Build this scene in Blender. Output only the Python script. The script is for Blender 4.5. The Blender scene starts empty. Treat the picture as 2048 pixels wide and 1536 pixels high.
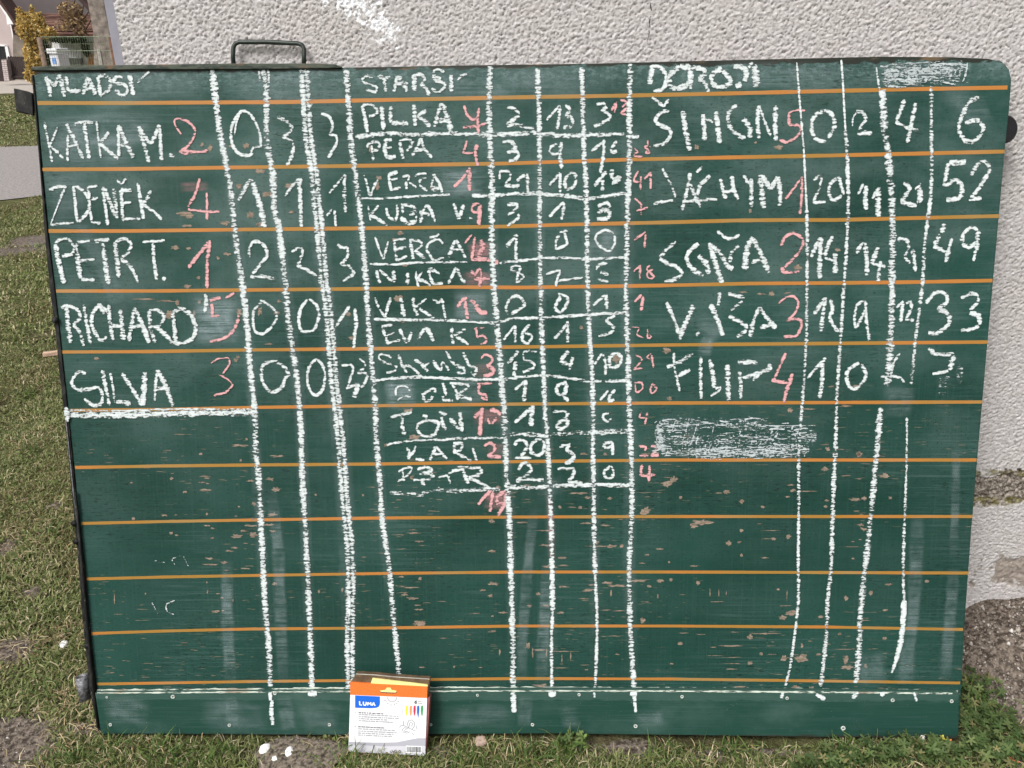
import bpy, bmesh, math, random
import numpy as np
from mathutils import Vector, Matrix
random.seed(7)
rng = np.random.default_rng(11)
scn = bpy.context.scene
COL = scn.collection

# ---------------------------------------------------------------- camera, light
F = 1700.0                       # focal length in pixels of the 2048 px wide frame
PITCH = math.radians(22.5)
def solve_pose():
    C = np.array([[65, 136], [2020, 118], [1915, 1475], [202, 1467]], float)
    def camrot(yaw, roll):
        cy, sy = math.cos(yaw), math.sin(yaw)
        f = np.array([sy*math.cos(PITCH), cy*math.cos(PITCH), -math.sin(PITCH)])
        r = np.array([cy, -sy, 0.]); u = np.cross(r, f)
        cr, sr = math.cos(roll), math.sin(roll)
        return np.array([cr*r+sr*u, -sr*r+cr*u, f])
    def res(p):
        cx, d, h, yaw, roll, H, L = p
        R = camrot(yaw, roll)
        Q = np.array([[-.9, H*math.sin(L), H*math.cos(L)], [.9, H*math.sin(L), H*math.cos(L)], [.9, 0, 0], [-.9, 0, 0]])
        D = Q-np.array([cx, -d, h])
        x, y, z = D@R[0], D@R[1], D@R[2]
        return (np.stack([1024+F*x/z, 768-F*y/z], -1)-C).ravel()
    p = np.array([0, 1.4, 1.35, 0, 0, 1.35, .2])
    for _ in range(40):
        r = res(p)
        J = np.stack([(res(p+np.eye(7)[i]*1e-5)-r)/1e-5 for i in range(7)], 1)
        p = p-np.linalg.lstsq(J, r, rcond=None)[0]
    return p, camrot(p[3], p[4])
PZ, R = solve_pose()
CAM = np.array([PZ[0], -PZ[1], PZ[2]])
BH, LEAN = float(PZ[5]), float(PZ[6])
SL, CL = math.sin(LEAN), math.cos(LEAN)
WALLY = BH*SL+0.034

cam = bpy.data.cameras.new('camera')
cam.sensor_width = 36; cam.lens = 36*F/2048; cam.clip_start = .05; cam.clip_end = 800
co = bpy.data.objects.new('camera', cam); COL.objects.link(co)
m = Matrix(((R[0][0], R[1][0], -R[2][0]), (R[0][1], R[1][1], -R[2][1]), (R[0][2], R[1][2], -R[2][2]))).to_4x4()
m.translation = Vector(CAM)
co.matrix_world = m
scn.camera = co

SUN_AZ = math.radians(-35)       # from behind the camera, to its left
SUN_EL = math.radians(50)
w = bpy.data.worlds.new('World'); scn.world = w; w.use_nodes = True
nt = w.node_tree
bg = nt.nodes['Background']
sky = nt.nodes.new('ShaderNodeTexSky'); sky.sky_type = 'NISHITA'; sky.sun_disc = False
sky.sun_elevation = SUN_EL; sky.sun_rotation = math.pi+SUN_AZ*-1
sky.air_density = 1.0; sky.dust_density = 6.0; sky.ozone_density = 1.0
hsv = nt.nodes.new('ShaderNodeHueSaturation'); hsv.inputs['Saturation'].default_value = .22
nt.links.new(sky.outputs[0], hsv.inputs['Color']); nt.links.new(hsv.outputs[0], bg.inputs[0])
bg.inputs[1].default_value = 0.125
sd = bpy.data.lights.new('sun', 'SUN'); sd.energy = 1.5; sd.angle = math.radians(14); sd.color = (1, .97, .93)
so = bpy.data.objects.new('sun', sd); COL.objects.link(so)
sdir = Vector((math.sin(SUN_AZ)*math.cos(SUN_EL), -math.cos(SUN_AZ)*math.cos(SUN_EL), math.sin(SUN_EL)))
so.rotation_euler = sdir.to_track_quat('Z', 'Y').to_euler()
so.location = (-3, -4, 6)
vs = scn.view_settings
vs.view_transform = 'Standard'; vs.look = 'None'; vs.gamma = 1; vs.use_curve_mapping = False
vs.exposure = 0.38

# ---------------------------------------------------------------- pixel of the photo -> point of the place
def ray(x, y):
    return R[0]*(x-1024)/F-R[1]*(y-768)/F+R[2]
def on_wall(x, y, yy=None):
    v = ray(x, y); t = ((WALLY if yy is None else yy)-CAM[1])/v[1]; return CAM+t*v
def on_ground(x, y, z=0.):
    v = ray(x, y); t = (z-CAM[2])/v[2]; return CAM+t*v
def at_depth(x, y, Y):                    # point of the ray where world y = Y
    v = ray(x, y); return CAM+(Y-CAM[1])/v[1]*v
BN = np.array([0, -CL, SL])               # board normal, towards the camera
def uv(x, y, lift=0.):
    """board-local (X across, Z up the board) of the surface `lift` above the board face"""
    v = ray(x, y); t = ((BN*lift-CAM)@BN)/(v@BN); p = CAM+t*v-BN*lift
    return float(p[0]), float(p[1]*SL+p[2]*CL)
def loc(x, y, lift=0.):
    a, b = uv(x, y, lift); return (a, -lift, b)
MM = (uv(1100, 800)[0]-uv(1000, 800)[0])/100    # metres per photo pixel on the board

# ---------------------------------------------------------------- object helpers
def tag(o, label=None, cat=None, group=None, kind=None):
    if label: o['label'] = label
    if cat: o['category'] = cat
    if group: o['group'] = group
    if kind: o['kind'] = kind
    return o
def empty(name, loc=(0, 0, 0), rot=(0, 0, 0)):
    o = bpy.data.objects.new(name, None); o.location = loc; o.rotation_euler = rot
    o.empty_display_size = .1; COL.objects.link(o); return o
def link(name, me, mat, parent=None, smooth=False):
    o = bpy.data.objects.new(name, me); COL.objects.link(o)
    if mat:
        for mm in (mat if isinstance(mat, (list, tuple)) else [mat]): me.materials.append(mm)
    if parent: o.parent = parent
    if smooth:
        me.polygons.foreach_set('use_smooth', [True]*len(me.polygons))
    return o
def mesh(name, verts, faces, mat, parent=None, smooth=False, attrs=None, mids=None):
    me = bpy.data.meshes.new(name); me.from_pydata([tuple(map(float, v)) for v in verts], [], faces)
    if attrs:
        for k, vals in attrs.items():
            vals = np.asarray(vals, dtype=np.float32)
            if vals.ndim == 1:
                a = me.attributes.new(k, 'FLOAT', 'POINT'); a.data.foreach_set('value', vals)
            else:
                a = me.attributes.new(k, 'FLOAT_COLOR', 'POINT')
                a.data.foreach_set('color', np.concatenate([vals, np.ones((len(vals), 1))], 1).astype(np.float32).ravel())
    o = link(name, me, mat, parent, smooth)
    if mids: me.polygons.foreach_set('material_index', mids)
    me.update(); return o
def big(name, V, faces_idx, sizes, mat, parent=None, col=None, smooth=False, extra=None):
    """fast mesh from numpy arrays. faces_idx flat loop vertex ids, sizes per face"""
    me = bpy.data.meshes.new(name)
    me.vertices.add(len(V)); me.vertices.foreach_set('co', V.astype(np.float32).ravel())
    me.loops.add(len(faces_idx)); me.loops.foreach_set('vertex_index', faces_idx.astype(np.int32))
    st = np.concatenate([[0], np.cumsum(sizes)[:-1]]).astype(np.int32)
    me.polygons.add(len(sizes)); me.polygons.foreach_set('loop_start', st)
    me.polygons.foreach_set('loop_total', sizes.astype(np.int32))
    if smooth: me.polygons.foreach_set('use_smooth', np.ones(len(sizes), bool))
    me.update(calc_edges=True)
    if col is not None:
        a = me.attributes.new('col', 'FLOAT_COLOR', 'POINT')
        a.data.foreach_set('color', np.concatenate([col, np.ones((len(col), 1))], 1).astype(np.float32).ravel())
    if extra:
        for k, vals in extra.items():
            a = me.attributes.new(k, 'FLOAT', 'POINT'); a.data.foreach_set('value', np.asarray(vals, np.float32))
    return link(name, me, mat, parent)
def box_vf(p0, p1):
    (x0, y0, z0), (x1, y1, z1) = p0, p1
    v = [(x0, y0, z0), (x1, y0, z0), (x1, y1, z0), (x0, y1, z0), (x0, y0, z1), (x1, y0, z1), (x1, y1, z1), (x0, y1, z1)]
    f = [(0, 3, 2, 1), (4, 5, 6, 7), (0, 1, 5, 4), (1, 2, 6, 5), (2, 3, 7, 6), (3, 0, 4, 7)]
    return v, f
def box(name, p0, p1, mat, parent=None, bev=0.):
    v, f = box_vf(p0, p1); o = mesh(name, v, f, mat, parent)
    if bev: bevel(o, bev)
    return o
def bevel(o, wd, seg=2):
    bm = bmesh.new(); bm.from_mesh(o.data)
    es = [e for e in bm.edges if len(e.link_faces) == 2 and e.calc_face_angle(0) > .5]
    bmesh.ops.bevel(bm, geom=es, offset=wd, segments=seg, affect='EDGES', profile=.5)
    bm.to_mesh(o.data); bm.free(); o.data.update(); return o
def prism(name, poly, y0, y1, mat, parent=None, bev=0.):
    """poly = list of local (X, Z); extruded from Y=y0 (front) to y1"""
    n = len(poly)
    a = sum(poly[i][0]*poly[(i+1) % n][1]-poly[(i+1) % n][0]*poly[i][1] for i in range(n))
    if a < 0: poly = poly[::-1]
    v = [(x, y0, z) for x, z in poly]+[(x, y1, z) for x, z in poly]
    f = [tuple(range(n)), tuple(range(2*n-1, n-1, -1))]+[(i, i+n, (i+1) % n+n, (i+1) % n) for i in range(n)]
    o = mesh(name, v, f, mat, parent)
    if bev: bevel(o, bev)
    return o
def tube(name, pts, r, mat, parent=None, seg=10, cap=True):
    pts = [Vector(p) for p in pts]; n = len(pts); V = []; Fc = []
    up = Vector((.13, .9, .31))
    rr = r if isinstance(r, (list, tuple)) else [r]*n
    for i, p in enumerate(pts):
        t = (pts[min(i+1, n-1)]-pts[max(i-1, 0)]).normalized()
        a = t.cross(up).normalized(); b = t.cross(a).normalized()
        for k in range(seg):
            q = 2*math.pi*k/seg; V.append(p+(a*math.cos(q)+b*math.sin(q))*rr[i])
    for i in range(n-1):
        for k in range(seg):
            k2 = (k+1) % seg; Fc.append((i*seg+k, i*seg+k2, (i+1)*seg+k2, (i+1)*seg+k))
    if cap: Fc += [tuple(range(seg))[::-1], tuple(range((n-1)*seg, n*seg))]
    return mesh(name, V, Fc, mat, parent, smooth=True)

# ---------------------------------------------------------------- node helper
class NT:
    def __init__(s, name):
        s.m = bpy.data.materials.new(name); s.m.use_nodes = True; s.t = s.m.node_tree
        s.b = s.t.nodes['Principled BSDF']; s.out = s.t.nodes['Material Output']
    def n(s, ty, **kw):
        x = s.t.nodes.new('ShaderNode'+ty)
        for k, v in kw.items():
            if k.startswith('i_'): x.inputs[k[2:].replace('_', ' ')].default_value = v
            else: setattr(x, k, v)
        return x
    def l(s, a, b): s.t.links.new(a, b)
    def put(s, sock, v):
        if isinstance(v, bpy.types.NodeSocket): s.l(v, sock)
        else: sock.default_value = v
    def obj(s): return s.n('TexCoord').outputs['Object']
    def xyz(s, v=None):
        x = s.n('SeparateXYZ'); s.put(x.inputs[0], v or s.obj()); return x.outputs
    def scale(s, v, sc):
        x = s.n('VectorMath', operation='MULTIPLY'); s.put(x.inputs[0], v); x.inputs[1].default_value = sc; return x.outputs[0]
    def noise(s, v, scale=1., detail=3., rough=.5, dist=0.):
        x = s.n('TexNoise'); s.put(x.inputs['Vector'], v); x.inputs['Scale'].default_value = scale
        x.inputs['Detail'].default_value = detail; x.inputs['Roughness'].default_value = rough
        x.inputs['Distortion'].default_value = dist; return x.outputs[0]
    def vor(s, v, scale=1., feature='F1', out=0):
        x = s.n('TexVoronoi', feature=feature); s.put(x.inputs['Vector'], v); x.inputs['Scale'].default_value = scale
        return x.outputs[out]
    def math(s, op, a, b=0., c=0., clamp=False):
        x = s.n('Math', operation=op); x.use_clamp = clamp
        s.put(x.inputs[0], a); s.put(x.inputs[1], b)
        if op in ('MULTIPLY_ADD', 'SMOOTH_MIN', 'COMPARE'): s.put(x.inputs[2], c)
        return x.outputs[0]
    def ramp(s, v, a, b, lo=0., hi=1.):
        x = s.n('MapRange'); x.clamp = True; x.interpolation_type = 'SMOOTHSTEP'
        s.put(x.inputs[0], v); s.put(x.inputs[1], a); s.put(x.inputs[2], b); s.put(x.inputs[3], lo); s.put(x.inputs[4], hi)
        return x.outputs[0]
    def mix(s, f, a, b):
        x = s.n('Mix', data_type='RGBA'); s.put(x.inputs[0], f)
        for k, v in ((6, a), (7, b)):
            if not isinstance(v, bpy.types.NodeSocket): v = tuple(v)+((1,) if len(v) == 3 else ())
            s.put(x.inputs[k], v)
        return x.outputs[2]
    def attr(s, name, out='Fac'):
        x = s.n('Attribute'); x.attribute_name = name; return x.outputs[out]
    def bump(s, h, strength=.5, dist=.002):
        x = s.n('Bump'); s.put(x.inputs['Height'], h); x.inputs['Strength'].default_value = strength
        x.inputs['Distance'].default_value = dist; s.l(x.outputs[0], s.b.inputs['Normal'])
    def fin(s, col=None, rough=None, spec=None, metal=None):
        if col is not None:
            if not isinstance(col, bpy.types.NodeSocket): col = tuple(col)+(1,)
            s.put(s.b.inputs['Base Color'], col)
        if rough is not None: s.put(s.b.inputs['Roughness'], rough)
        if spec is not None: s.b.inputs['Specular IOR Level'].default_value = spec
        if metal is not None: s.b.inputs['Metallic'].default_value = metal
        return s.m
def plain(name, col, rough=.7, nscale=30., amt=.25, spec=.4, metal=0., bump=0.):
    t = NT(name); o = t.obj(); nz = t.noise(o, nscale, 4., .6)
    c = t.mix(t.ramp(nz, .3, .7), [k*(1-amt) for k in col], [min(1, k*(1+amt)) for k in col])
    if bump: t.bump(nz, .6, bump)
    return t.fin(c, rough, spec, metal)

# ---------------------------------------------------------------- materials
def chalk_mat(name, col, sparse=0., streak=0.):
    t = NT(name); o = t.obj(); x = t.xyz(o)
    n1 = t.noise(t.scale(o, (58, 1, 235)), 1., 1.5, .5)
    n2 = t.noise(t.scale(o, (180, 1, 330)), 1., 2., .6, .4)
    n3 = t.noise(t.scale(o, (14, 1, 14)), 1., 1., .5)
    if streak: n1 = t.noise(t.scale(o, (45, 1, 420)), 1., 3., .65)
    v = t.math('ADD', t.math('MULTIPLY', n1, .55), t.math('MULTIPLY', n2, .45))
    v = t.math('ADD', v, t.math('MULTIPLY', t.math('SUBTRACT', n3, .5), .13))
    e = t.math('POWER', t.math('ABSOLUTE', t.attr('edge')), 2.2)
    v = t.math('SUBTRACT', v, t.math('MULTIPLY', e, .17))
    v = t.math('ADD', v, t.math('SUBTRACT', t.attr('dens'), .5))
    a = t.ramp(v, .445+sparse, .470+sparse)
    thin = t.ramp(v, .39+sparse, .45+sparse, 0, .30)           # dust round the solid grains
    a = t.math('MAXIMUM', a, thin)
    c = t.mix(t.ramp(v, .46+sparse, .62+sparse), [k*.72 for k in col], col)
    t.fin(c, .95, .1)
    tr = t.n('BsdfTransparent'); mx = t.n('MixShader')
    t.l(a, mx.inputs[0]); t.l(tr.outputs[0], mx.inputs[1]); t.l(t.b.outputs[0], mx.inputs[2])
    t.l(mx.outputs[0], t.out.inputs[0]); return t.m
def smudge_mat(name, col, lo=.05, hi=.5, diag=0.):
    t = NT(name); o = t.obj()
    mp = t.n('Mapping'); t.l(o, mp.inputs[0]); mp.inputs['Rotation'].default_value = (0, diag, 0)
    mp.inputs['Scale'].default_value = (7, 1, 260)
    n1 = t.noise(mp.outputs[0], 1., 3., .6)
    n2 = t.noise(t.scale(o, (22, 1, 22)), 1., 3., .6)
    n3 = t.noise(t.scale(o, (260, 1, 380)), 1., 2., .6)
    v = t.math('ADD', t.math('MULTIPLY', n1, .5), t.math('MULTIPLY', n2, .5))
    e = t.ramp(t.math('ADD', t.math('ABSOLUTE', t.attr('edge')), t.math('MULTIPLY', t.math('SUBTRACT', n2, .5), .9)), .45, 1., 1., 0.)
    a = t.math('MULTIPLY', t.ramp(v, .36, .66, lo*.4, hi*1.15), e)
    a = t.math('MULTIPLY', a, t.attr('dens'))
    a = t.math('ADD', a, t.math('MULTIPLY', t.ramp(n3, .64, .69), t.math('MULTIPLY', t.attr('dens'), t.math('MULTIPLY', e, .16))), clamp=True)
    t.fin(col, .9, .2)
    tr = t.n('BsdfTransparent'); mx = t.n('MixShader')
    t.l(a, mx.inputs[0]); t.l(tr.outputs[0], mx.inputs[1]); t.l(t.b.outputs[0], mx.inputs[2])
    t.l(mx.outputs[0], t.out.inputs[0]); return t.m
M_WHITE = chalk_mat('white_chalk', (.66, .72, .72))
M_PINK = chalk_mat('pink_chalk', (.68, .38, .385), .004)
M_SPARSE = chalk_mat('scribbled_chalk', (.56, .63, .64), .062, 1)
M_SMUDGE = smudge_mat('rubbed_chalk', (.42, .52, .54))
M_PINKSM = smudge_mat('rubbed_pink_chalk', (.58, .30, .32), .1, .6, .3)
M_SMUDGE2 = smudge_mat('rubbed_chalk_slanting', (.42, .52, .54), .08, .5, .5)

def board_mat():
    t = NT('green_board_paint'); o = t.obj(); X, Y, Z = t.xyz(o)[0:3]
    big_ = t.noise(t.scale(o, (3, 1, 3)), 1., 4., .6)
    st = t.noise(t.scale(o, (5, 1, 420)), 1., 3., .6)
    sv = t.noise(t.scale(o, (260, 1, 5)), 1., 3., .6)
    sp = t.noise(t.scale(o, (420, 1, 520)), 1., 2., .6)
    blot = t.noise(t.scale(o, (26, 1, 34)), 1., 5., .7)
    c = t.mix(t.ramp(big_, .35, .68), (.0062, .039, .0285), (.012, .060, .046))
    c = t.mix(t.ramp(st, .35, .7, 0, .55), c, (.018, .056, .044))
    c = t.mix(t.ramp(sv, .5, .72, 0, .3), c, (.034, .080, .068))
    dg = t.n('Mapping'); t.l(o, dg.inputs[0]); dg.inputs['Rotation'].default_value = (0, .35, 0); dg.inputs['Scale'].default_value = (6, 1, 240)
    dz = t.math('MULTIPLY', t.ramp(t.noise(dg.outputs[0], 1., 3., .6), .48, .68), t.ramp(t.noise(t.scale(o, (4, 1, 3)), 1., 2.), .45, .62))
    c = t.mix(t.math('MULTIPLY', dz, .4), c, (.07, .13, .12))
    # pale blotchy film, more of it on the upper half
    d1 = t.noise(t.scale(o, (5, 1, 9)), 1., 5., .62)
    up = t.ramp(Z, .2, BH, .05, .42)
    c = t.mix(t.math('MULTIPLY', t.ramp(d1, .35, .75), up), c, (.16, .23, .22))
    band = t.math('MULTIPLY', t.ramp(Z, BH-.06, BH-.012), t.ramp(t.noise(t.scale(o, (70, 1, 120)), 1., 4., .7), .46, .62, .12, .8))
    c = t.mix(t.math('MULTIPLY', band, .38), c, (.24, .33, .34))
    # specks of dust, dark pits
    c = t.mix(t.ramp(sp, .735, .76, 0, .8), c, (.5, .55, .5))
    zone = t.ramp(t.noise(t.scale(o, (4, 1, 5)), 1., 2.), .45, .62)
    crk = t.math('MULTIPLY', t.ramp(t.noise(t.scale(o, (52, 1, 330)), 1., 2.5, .65), .57, .62), zone)
    c = t.mix(t.math('MULTIPLY', crk, .75), c, (.006, .02, .016))
    bl = t.math('MULTIPLY', t.ramp(blot, .57, .64), zone)
    c = t.mix(t.math('MULTIPLY', bl, .45), c, (.009, .032, .026))
    # fine horizontal flakes down to the wood, strongest in the lower middle
    fz = t.math('MULTIPLY', t.ramp(Z, BH*.60, BH*.42), t.ramp(t.noise(t.scale(o, (3.1, 1, 4)), 1., 2.), .44, .56))
    fl = t.math('MULTIPLY', t.ramp(t.noise(t.scale(o, (26, 1, 300)), 1., 2.2, .6), .65, .665), fz)
    c = t.mix(t.math('MULTIPLY', fl, .8), c, (.24, .18, .13))
    sp2 = t.noise(t.scale(o, (150, 1, 260)), 1., 2., .6)
    c = t.mix(t.math('MULTIPLY', t.ramp(sp2, .66, .69), zone), c, (.045, .07, .058))
    c = t.mix(t.ramp(t.noise(t.scale(o, (150, 1, 260)), 1., 2.5, .7), .58, .66, 0, .75), c, (.007, .028, .022))
    # worn top edge
    e1 = t.math('ADD', Z, t.math('MULTIPLY', t.math('SUBTRACT', t.noise(t.scale(o, (28, 1, 60)), 1., 4., .6), .5), .03))
    c = t.mix(t.ramp(e1, BH-.0085, BH-.0065), c, t.mix(t.ramp(t.noise(t.scale(o, (14, 20, 60)), 1., 3.), .52, .64), (.022, .026, .02), (.12, .085, .05)))
    h = t.math('ADD', t.math('MULTIPLY', st, .3), t.math('MULTIPLY', crk, -1.2))
    t.bump(h, .35, .0006)
    return t.fin(c, t.ramp(big_, .3, .7, .45, .6), .22)
M_BOARD = board_mat()
def skirt_mat():
    t = NT('green_skirt_paint'); o = t.obj(); X, Y, Z = t.xyz(o)[0:3]
    big_ = t.noise(t.scale(o, (6, 1, 9)), 1., 5., .62)
    st = t.noise(t.scale(o, (7, 1, 300)), 1., 3., .6)
    c = t.mix(t.ramp(big_, .45, .8), (.011, .052, .038), (.045, .095, .08))
    c = t.mix(t.ramp(st, .45, .75, 0, .4), c, (.05, .10, .09))
    c = t.mix(t.ramp(t.noise(t.scale(o, (420, 1, 420)), 1., 2.), .72, .75, 0, .8), c, (.4, .45, .42))
    zb = t.math('ADD', Z, t.math('MULTIPLY', t.math('SUBTRACT', t.noise(t.scale(o, (30, 1, 90)), 1., 4., .6), .5), .02))
    c = t.mix(t.ramp(zb, .012, .004), c, (.03, .03, .024))
    c = t.mix(t.ramp(zb, .085, .088, 0, .3), c, (.08, .14, .12))
    t.bump(st, .3, .0006)
    return t.fin(c, .5, .32)
M_SKIRT = skirt_mat()
def rule_mat():
    t = NT('orange_line_paint'); o = t.obj()
    c = t.mix(t.ramp(t.noise(t.scale(o, (3.5, 1, 9)), 1., 3.), .42, .6), (.33, .175, .035), (.44, .175, .038))
    c = t.mix(t.ramp(t.noise(t.scale(o, (5, 1, 5)), 1., 3.), .5, .7, 0, .4), c, (.33, .24, .12))
    return t.fin(c, .5, .3)
M_RULE = rule_mat()
def wood_mat():
    t = NT('bare_wood_chip'); o = t.obj()
    c = t.mix(t.ramp(t.noise(t.scale(o, (60, 1, 220)), 1., 4.), .35, .65), (.17, .135, .105), (.30, .235, .18))
    c = t.mix(t.ramp(t.noise(t.scale(o, (240, 1, 240)), 1., 3.), .6, .66, 0, .8), c, (.05, .05, .04))
    return t.fin(c, .8, .2)
M_WOOD = wood_mat()
def ledge_mat():
    t = NT('chalk_dust_on_ledge'); o = t.obj()
    n1 = t.noise(t.scale(o, (40, 1, 260)), 1., 4., .7); n2 = t.noise(t.scale(o, (9, 1, 9)), 1., 3.)
    c = t.mix(t.ramp(n1, .42, .55), (.20, .24, .20), (.62, .68, .60))
    c = t.mix(t.ramp(n2, .55, .65, 0, .8), c, (.30, .20, .14))
    a = t.ramp(t.math('ADD', n1, t.math('MULTIPLY', n2, .5)), .64, .72)
    t.fin(c, .95, .1)
    tr = t.n('BsdfTransparent'); mx = t.n('MixShader')
    t.l(a, mx.inputs[0]); t.l(tr.outputs[0], mx.inputs[1]); t.l(t.b.outputs[0], mx.inputs[2])
    t.l(mx.outputs[0], t.out.inputs[0]); return t.m
M_LEDGE = ledge_mat()
def black_mat():
    t = NT('worn_black_steel'); o = t.obj()
    n1 = t.noise(t.scale(o, (90, 90, 40)), 1., 5., .65)
    c = t.mix(t.ramp(n1, .45, .7), (.008, .009, .009), (.04, .038, .034))
    c = t.mix(t.ramp(t.noise(t.scale(o, (160, 160, 30)), 1., 4., .7), .64, .70, 0, .9), c, (.22, .18, .13))
    t.bump(n1, .5, .001)
    return t.fin(c, .65, .22)
M_BLACK = black_mat()
def topbar_mat():
    t = NT('weathered_dark_top_bar'); o = t.obj()
    n1 = t.noise(t.scale(o, (35, 35, 140)), 1., 5., .65)
    c = t.mix(t.ramp(n1, .4, .6), (.022, .034, .026), (.075, .085, .065))
    c = t.mix(t.ramp(t.noise(t.scale(o, (14, 40, 60)), 1., 4., .6), .56, .64, 0, .85), c, (.16, .09, .05))
    t.bump(n1, .5, .001); return t.fin(c, .7, .3)
M_TOPBAR = topbar_mat()
M_HANDLE = plain('dark_green_handle_paint', (.016, .026, .020), .45, 60, .3, .5)
M_EDGE = plain('plywood_edge', (.12, .10, .075), .85, 90, .4, .2)
# ---------------------------------------------------------------- the chalkboard
board = empty('chalkboard', (0, 0, 0), (-LEAN, 0, 0))
tag(board, 'large green wooden chalkboard with orange rules and chalk score table leaning on the wall', 'chalkboard')
def L2(pts, lift=0.): return [uv(x, y, lift) for x, y in pts]
body = L2([(70, 142), (300, 139), (690, 135), (900, 131), (1180, 127), (1500, 119), (1760, 113), (1900, 114), (1975, 117), (2004, 123), (2018, 138), (2023, 160),
           (2019, 215), (2010, 300), (1994, 480), (1975, 690), (1960, 860), (1943, 1060), (1930, 1240), (1922, 1385), (1916, 1474), (1600, 1470), (1200, 1466), (900, 1464), (600, 1468), (202, 1470),
           (194, 1385), (172, 1180), (148, 930), (124, 700), (97, 460), (74, 215), (66, 160)])
prism('board_face', body, 0, .020, M_BOARD, board, .0012)
prism('board_back', [(x*.992, z-.004 if z > 1 else z+.004) for x, z in body], .021, .031, M_EDGE, board)
sl = .011
sk = L2([(190, 1386), (600, 1383), (1100, 1379), (1500, 1380), (1908, 1384), (1918, 1388), (1917, 1474), (1912, 1478), (1500, 1472), (1100, 1467), (640, 1470), (202, 1467)], sl)
prism('skirt_board', sk, -sl, -.0005, M_SKIRT, board, .001)
# dusty groove above the skirt
def strip(name, pts, wpx, lift, mat, parent, jit=0., seed=0, dens=None):
    r = random.Random(seed); V = []; Fc = []; E = []; D = []
    P = [Vector(uv(x, y, lift)) for x, y in pts]
    for i, p in enumerate(P):
        t = (P[min(i+1, len(P)-1)]-P[max(i-1, 0)]).normalized(); nn = Vector((-t.y, t.x))
        ww = (wpx[i] if isinstance(wpx, (list, tuple)) else wpx)*MM/2*(1+r.uniform(-jit, jit))
        for s in (1, -1):
            q = p+nn*ww*s; V.append((q.x, -lift, q.y)); E.append(s); D.append(.5 if dens is None else dens)
    for i in range(len(P)-1): Fc.append((2*i, 2*i+1, 2*i+3, 2*i+2))
    return mesh(name, V, Fc, mat, parent, attrs={'edge': E, 'dens': D})
def dense_line(pts, n):
    out = []
    for i in range(len(pts)-1):
        for k in range(n): out.append((pts[i][0]+(pts[i+1][0]-pts[i][0])*k/n, pts[i][1]+(pts[i+1][1]-pts[i][1])*k/n))
    return out+[pts[-1]]
strip('ledge_dust', dense_line([(194, 1381), (500, 1379), (900, 1376), (1300, 1377), (1600, 1379), (1916, 1383)], 40), 6, .0018, M_LEDGE, board, .5, 3)
strip('ledge_dust', dense_line([(194, 1386), (500, 1384), (900, 1382), (1300, 1382), (1600, 1384), (1905, 1387)], 40), 3.5, sl+.0005, M_LEDGE, board, .35, 4)

rules = [
 [(75, 206), (250, 206), (400, 205), (580, 204), (760, 200), (1010, 195), (1260, 191), (1450, 187), (1660, 182), (1840, 178), (2015, 175)],
 [(85, 339), (250, 338), (460, 335), (760, 331), (1010, 327), (1260, 319), (1450, 315), (1660, 311), (1840, 307), (2009, 303)],
 [(97, 462), (250, 462), (490, 459), (780, 456), (1010, 453), (1140, 449), (1320, 445), (1470, 441), (1560, 440), (1670, 440), (1830, 436), (1998, 432)],
 [(112, 582), (300, 582), (490, 580), (780, 577), (900, 574), (1040, 575), (1320, 571), (1500, 567), (1670, 566), (1840, 564), (1985, 561)],
 [(124, 704), (300, 703), (490, 700), (780, 697), (1040, 694), (1330, 690), (1640, 687), (1975, 684)],
 [(138, 821), (320, 819), (500, 815), (780, 811), (1050, 808), (1340, 806), (1680, 805), (1965, 804)],
 [(150, 935), (320, 932), (500, 930), (760, 928), (1050, 923), (1340, 920), (1680, 920), (1953, 920)],
 [(162, 1047), (330, 1043), (500, 1040), (760, 1036), (1040, 1034), (1340, 1033), (1650, 1033), (1945, 1033)],
 [(173, 1158), (330, 1154), (500, 1151), (760, 1147), (1040, 1144), (1340, 1144), (1650, 1145), (1937, 1146)],
 [(183, 1267), (330, 1262), (500, 1258), (760, 1256), (1040, 1252), (1340, 1252), (1650, 1254), (1926, 1259)],
 [(194, 1368), (330, 1366), (500, 1363), (700, 1361), (1040, 1357), (1340, 1358), (1650, 1362), (1920, 1366)]]
for i, rl in enumerate(rules):
    strip('rule_line', dense_line(rl, 6), 7.0-.08*i, .0003, M_RULE, board, .07, i)

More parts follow.
